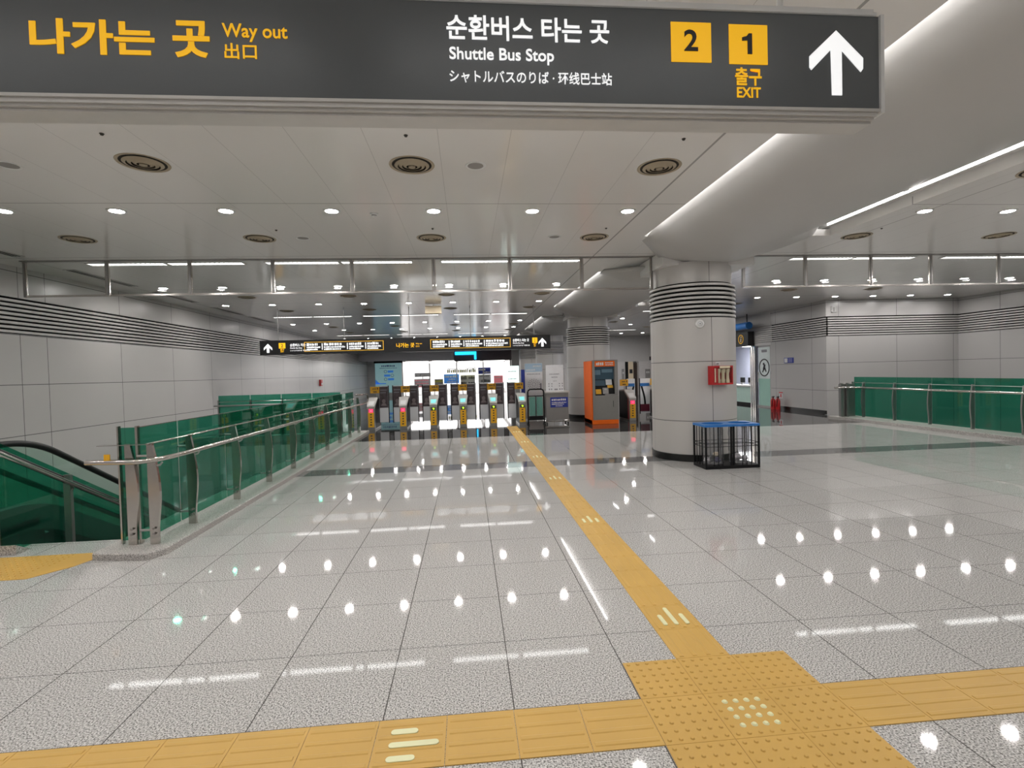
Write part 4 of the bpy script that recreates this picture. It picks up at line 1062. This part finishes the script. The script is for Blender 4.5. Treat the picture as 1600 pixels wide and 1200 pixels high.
em = ring_x(MB(), 0.010, 0.019, 0.0, 1.50, 0.295, 0.335)
mb = em
mb.obox((0.012, 0.0, 1.52), ((1, 0, 0), (0, 1, 0.4), (0, -0.4, 1)), (0.006, 0.10, 0.22)); mb.obox((0.012, 0.03, 1.64), ((1, 0, 0), (0, 1, 0), (0, 0, 1)), (0.006, 0.09, 0.08)); mb.obox((0.012, 0.06, 1.40), ((1, 0, 0), (0, 1, 0.6), (0, -0.6, 1)), (0.006, 0.05, 0.18)); mb.obox((0.012, -0.08, 1.42), ((1, 0, 0), (0, 1, -0.6), (0, 0.6, 1)), (0.006, 0.05, 0.18))
mb.build('door_emblem', M['ink'], dr)
mb = MB().box(0.012, 0.02, -0.18, 0.16, 2.08, 2.18); mb.build('door_plate', M['greyink'], dr)
MB().box(-0.05, -0.03, 0.30, 0.33, 0.95, 1.35).build('door_handle', M['steel'], dr)
struct(MB().box(11.2, 11.4, 17.93, 19.25, 2.34, 2.45).box(11.2, 11.4, 17.93, 24, 3.06, 4.2).box(11.25, 11.4, 17.93, 24, 2.45, 3.06).build('wall_over_door', M['wall_plain']))
s = MB()
for k in range(8): s.box(11.188, 11.25, 17.93, 19.0, 2.468+k*0.0735, 2.52+k*0.0735)
struct(s.build('trim_4', M['slat']))
for i, y in enumerate((18.92, 19.05, 19.2)):
    tag(B(11.15, 11.25, y-0.035, y+0.035, 0, 2.34).build('door_post', M['steel']), f'{ORD[i]} upright steel post beside the frosted glass door', 'post', 'steel posts by the glass door')
ds = thing('information_desk', 'white information desk with pale mint glass front', 'desk', (11.2, 19.3, 0))
B(0.0, 0.6, 0.02, 4.5, 0.74, 0.80).build('counter_top', M['white'], ds); B(0.05, 0.55, 0.02, 4.5, 0.10, 0.74).build('front', M['mintpanel'], ds); B(0.08, 0.5, 0.02, 4.5, 0, 0.10).build('plinth', M['matblack'], ds)
isg = thing('information_sign', 'black information sign with white letter in a yellow ring', 'sign', (10.95, 19.0, 2.36))
B(0.0, 0.25, 0.0, 4.5, 0, 0.56).build('panel', M['signblack'], isg)
em = ring_x(MB(), -0.012, 0.0, 0.52, 0.29, 0.155, 0.185); em.build('ring', M['s_frame'], isg)
MB().obox((-0.006, 0.52, 0.25), ((1, 0, 0), (0, 1, 0.15), (0, -0.15, 1)), (0.01, 0.05, 0.15)).obox((-0.006, 0.50, 0.375), ((1, 0, 0), (0, 1, 0), (0, 0, 1)), (0.01, 0.055, 0.05)).build('letter', M['cream'], isg)
mb = MB()
for k in range(5): mb.box(-0.01, 0.0, 0.95+k*0.16, 1.07+k*0.16, 0.16, 0.28)
mb.build('lettering', M['white'], isg)
ba = thing('blue_canopy_tube', 'thick blue tube running along the top of the information sign', 'tube', (10.80, 18.65, 3.13))
MB().tube([(0, 0.0, 0), (0, 0.06, 0.0), (0, 5.0, 0.0)], 0.14, 18).build('tube', M['blue'], ba, True)
MB().tube([(0, 0.15, 0.1), (0, 0.15, CEIL-3.13)], 0.02, 8).build('hanger', M['matblack'], ba)
struct(MB().box(13.4, 13.6, 18.9, 26, 0, 3.6).box(11.2, 13.6, 18.75, 18.9, 0, 2.34).build('wall_office', M['lavender']))
struct(B(11.4, 13.4, 18.9, 26, 2.5, 2.6).build('ceiling_office', M['white_wall']))
tag(B(11.7, 13.2, 19.4, 22.5, 2.46, 2.495).build('office_light', emis('office_light', (1, 1, 1), 12.0)), 'bright ceiling panel inside the information office', 'ceiling light')
tag(B(13.33, 13.395, 21.5, 22.6, 1.85, 2.4).build('office_board', M['white']), 'white board on the lavender wall behind the information desk', 'board')
for k, (y, z) in enumerate(((19.9, 0.80), (20.5, 0.80))):
    m_ = thing('office_monitor', ('dark monitor at the near end of the information desk', 'dark monitor farther along the information desk')[k], 'monitor', (11.55, y, z))
    B(-0.02, 0.02, -0.15, 0.15, 0.09, 0.30).build('screen', M['matblack'], m_); B(-0.05, 0.05, -0.06, 0.06, 0, 0.09).build('stand', M['greymetal'], m_)
wf = thing('wall_bracket', 'tiny white bracket high on the wall corner above the louvres', 'bracket', (11.45, 14.99, 3.18))
MB().box(-0.07, 0.07, -0.015, 0.0, 0.0, 0.02).box(-0.07, 0.07, -0.015, 0, 0.16, 0.18).box(-0.07, -0.05, -0.015, 0, 0, 0.18).box(0.05, 0.07, -0.015, 0, 0, 0.18).build('frame', M['white'], wf)

# ---------------------------------------------------------------- lobby seen between ticket machine and column
LY = 30.0
struct(MB().box(5.4, 11.2, LY, LY+0.2, 2.02, CEIL).build('trim_5', M['wall_plain']))
struct(MB().box(5.4, 9.5, LY+0.02, LY+0.2, 0, 2.02).box(10.24, 11.3, LY-0.3, LY+0.2, 0, 2.02).box(9.5, 10.3, LY+1.2, LY+1.3, 0, 2.02).build('wall_lobby', M['white_wall']))
struct(B(11.2, 11.35, 24, LY+0.2, 0, 4.2).build('wall_lobby_side', M['white_wall']))
tag(B(9.50, 9.66, LY-0.05, LY+0.1, 0, 2.02).build('lobby_pillar', M['matblack']), 'narrow black upright strip on the far lobby wall', 'pillar')
tag(B(9.66, 9.98, LY-0.04, LY+0.1, 0, 2.02).build('lobby_pillar', M['cream']), 'cream wall pier with a small black sign in the far lobby', 'pillar')
tag(B(9.74, 9.92, LY-0.07, LY-0.04, 1.32, 1.56).build('lobby_sign', M['signblack']), 'small black square sign on the cream lobby pier', 'sign')
dk = bpy.data.objects.new('door_2', None); COL.objects.link(dk); dk.location = (10.12, LY, 0); struct(dk)
B(-0.14, 0.12, 0.05, 0.1, 0, 1.95).build('door_leaf', mat('dark_brown_door', (0.06, 0.04, 0.03), 0.4), dk)
for x0, x1, z0, z1, l in ((9.28, 9.42, 1.0, 1.6, 'narrow grey framed notice beside the black lobby strip'), (10.62, 10.92, 1.0, 1.55, 'grey framed notice with two white marks on the lobby wall')):
    pp = thing('framed_notice', l, 'notice', ((x0+x1)/2, LY-(0.3 if x0 > 10 else 0.0), z0)); h = (x1-x0)/2
    B(-h, h, -0.03, 0, 0, z1-z0).build('frame', M['greymetal'], pp); MB().box(-h*0.6, -h*0.15, -0.035, -0.03, 0.3, 0.42).box(h*0.15, h*0.6, -0.035, -0.03, 0.3, 0.42).build('mark', M['white'], pp)
hs = thing('hanging_sign', 'small black hanging sign with white marks in the far lobby', 'sign', (10.95, LY-1.2, 2.06))
B(-0.36, 0.36, 0, 0.08, 0, 0.22).build('panel', M['signblack'], hs); scribble(MB(), -0.28, 0.28, 0.06, 0.15, 0, 5, 9).build('print', M['white'], hs)
MB().cyl((-0.25, 0.04, 0.22), (-0.25, 0.04, CEIL-2.06), 0.015, 8).cyl((0.25, 0.04, 0.22), (0.25, 0.04, CEIL-2.06), 0.015, 8).build('hanger_rod', M['steel_dark'], hs)

# ---------------------------------------------------------------- bright shop at the far end
SHY = 39.0
struct(MB().box(-5.05, -4.95, SHY, YF+2.6, 0, 2.6).box(3.28, 3.38, SHY, YF+2.6, 0, 2.6).box(-5.05, 3.38, YF+2.4, YF+2.6, 0, 2.6).build('wall_shop', M['white_wall']))
struct(B(-5.05, 3.38, SHY, YF+2.6, 2.6, 2.7).build('ceiling_shop', M['white_wall']))
for k in range(4):
    tag(B(-4.7+2.0*k, -3.0+2.0*k, SHY+0.3, YF+2.2, 2.55, 2.59).build('shop_light', M['litwhite']), f'bright shop ceiling panel, {ORD[k]} from the mint poster', 'ceiling light', 'shop ceiling lights')
for k in range(4):
    tag(B(-4.85+2.05*k, -2.9+2.05*k, YF+2.36, YF+2.4, 0.2, 2.5).build('emissive_shop_wall', emis('emissive_shop_wall', (1.0, 0.98, 0.97), 1.05)), f'bright emissive wall bay of the shop, {ORD[k]} from the mint poster', 'lit wall', 'emissive shop wall bays')  # the shop's brightness is put into its back wall as emission
for k, x in enumerate((-4.9, -2.87, -0.83, 1.2, 3.28)):
    tag(B(x-0.035, x+0.035, SHY-0.04, SHY+0.04, 0, 2.6).build('shop_mullion', M['steel_dark']), f'upright shop front mullion, {ORD[k]} from the mint poster', 'mullion', 'shop front mullions')
mp = thing('wall_poster', 'large mint poster beside the bright shop, with blue labels', 'poster', (-5.95, SHY, 0))
struct(B(-7.5, -5.05, SHY+0.03, SHY+0.2, 0, CEIL).build('wall_poster_bay', M['wall_plain']))
B(-0.98, 0.98, -0.02, 0.03, 0.3, 2.52).build('sheet', M['mint'], mp); B(-1.05, 1.05, -0.06, 0.03, 2.52, 2.75).build('top_bar', M['matblack'], mp)
mb = scribble(MB(), -0.5, 0.5, 2.25, 2.38, -0.02, 8, 4, 0.01); scribble(mb, -0.65, 0.65, 2.12, 2.16, -0.02, 20, 5, 0.01); mb.build('title_print', M['navy'], mp)
MB().box(-0.05, 0.36, -0.03, -0.02, 1.80, 1.96).box(-0.32, 0.12, -0.03, -0.02, 1.50, 1.66).box(-0.05, 0.40, -0.03, -0.02, 1.22, 1.38).box(-0.98, -0.2, -0.028, -0.02, 0.95, 1.02).build('blue_labels', M['skyblue'], mp)
MB().prism([(-0.98, 0.95), (-0.6, 0.95), (-0.98, 1.3)], 'y', -0.028, -0.02).build('corner_print', M['skyblue'], mp)
for x, z in ((-0.22, 1.88), (0.28, 1.58), (-0.22, 1.30)):
    ring = MB().lathe([(0.09, -0.03), (0.115, -0.03), (0.115, -0.02), (0.09, -0.02)], (x, 0, z), 20, True, 'y'); ring.build('icon_ring', M['navy'], mp)
def board(name, label, x0, x1, z0, z1, m, y=SHY+0.5, lines=(), lm='white'):
    t = thing(name, label, 'sign', ((x0+x1)/2, y, z0)); h = (x1-x0)/2
    B(-h, h, 0, 0.04, 0, z1-z0).build('sheet', M[m], t)
    if lines:
        mb = MB()
        for i, (a, b, c, d) in enumerate(lines): scribble(mb, -h+a*2*h, -h+b*2*h, c*(z1-z0), d*(z1-z0), 0, 8, i+3, 0.01)
        mb.build('print', M[lm], t)
    MB().box(-0.02, 0.02, 0.05, 0.09, -z0, 0).build('stand', M['steel'], t)
    return t
board('shop_sign', 'bright blue shop sign with white lettering behind the gates', -1.83, -0.68, 0.85, 1.55, 'skyblue', lines=((0.05, .95, .62, .88), (.3, .75, .35, .55), (.2, .8, .1, .25)))
board('shop_sign', 'navy and green banner hanging over the white shop poster', 0.82, 1.78, 1.50, 2.0, 'navy', lines=((0.05, .6, .55, .85), (.4, .95, .15, .4)))
board('shop_poster', 'white shop poster with dark figures below the navy banner', 0.82, 1.78, 0.80, 1.46, 'paper', lines=((0.1, .9, .75, .85), (.2, .9, .1, .45)), lm='ink')
board('shop_poster', 'pink shop poster at the far side of the shop front', 2.02, 2.72, 0.72, 1.35, 'pinkp', lines=((0.1, .9, .7, .85),))
board('shop_sign', 'slim grey lettered strip sign near the mint poster', -4.05, -2.85, 1.42, 1.70, 'greyink', lines=((0.05, .95, .2, .8),))
board('display_shelf', 'reddish display shelf below the slim grey sign', -4.1, -2.9, 0.6, 1.25, 'paper', lines=((0.05, .95, .75, .9), (.1, .9, .4, .55), (.05, .95, .05, .2)), lm='pinkp')
board('display_shelf', 'dark and white display shelf between blue sign and navy banner', -0.55, 0.55, 0.6, 1.45, 'paper', lines=((0.0, .45, .6, .95), (.55, 1, .65, .9), (.0, .4, .2, .4), (.55, 1, .1, .4)), lm='ink')
board('display_shelf', 'low grey display rack beside the blue shop sign', -2.55, -1.9, 0.6, 1.2, 'greymetal', lines=((0.05, .95, .6, .9),), lm='lime')
lt = thing('letter_row', 'row of yellow-green letters hanging in the bright shop', 'lettering', (-0.45, SHY+0.15, 1.66))
scribble(MB(), -1.1, 1.1, 0, 0.28, 0, 16, 12, 0.05).build('letters', M['lime'], lt); MB().box(-1.1, 1.1, 0.0, 0.02, 0.28, 0.31).box(-1.0, -0.98, 0, 0.02, 0.3, 0.935).box(0.98, 1.0, 0, 0.02, 0.3, 0.935).build('rail', M['steel_dark'], lt)
cn = thing('neon_sign', 'cyan light bar shaped like a corner on the dark shop fascia', 'light', (-0.1, 38.0, 2.75))
MB().box(-0.80, 0.78, -0.06, 0, 0.22, 0.45).build('bar', M['cyan'], cn); MB().box(0.62, 0.78, -0.06, 0, -0.14, 0.22).build('bar_end', M['cyan'], cn)
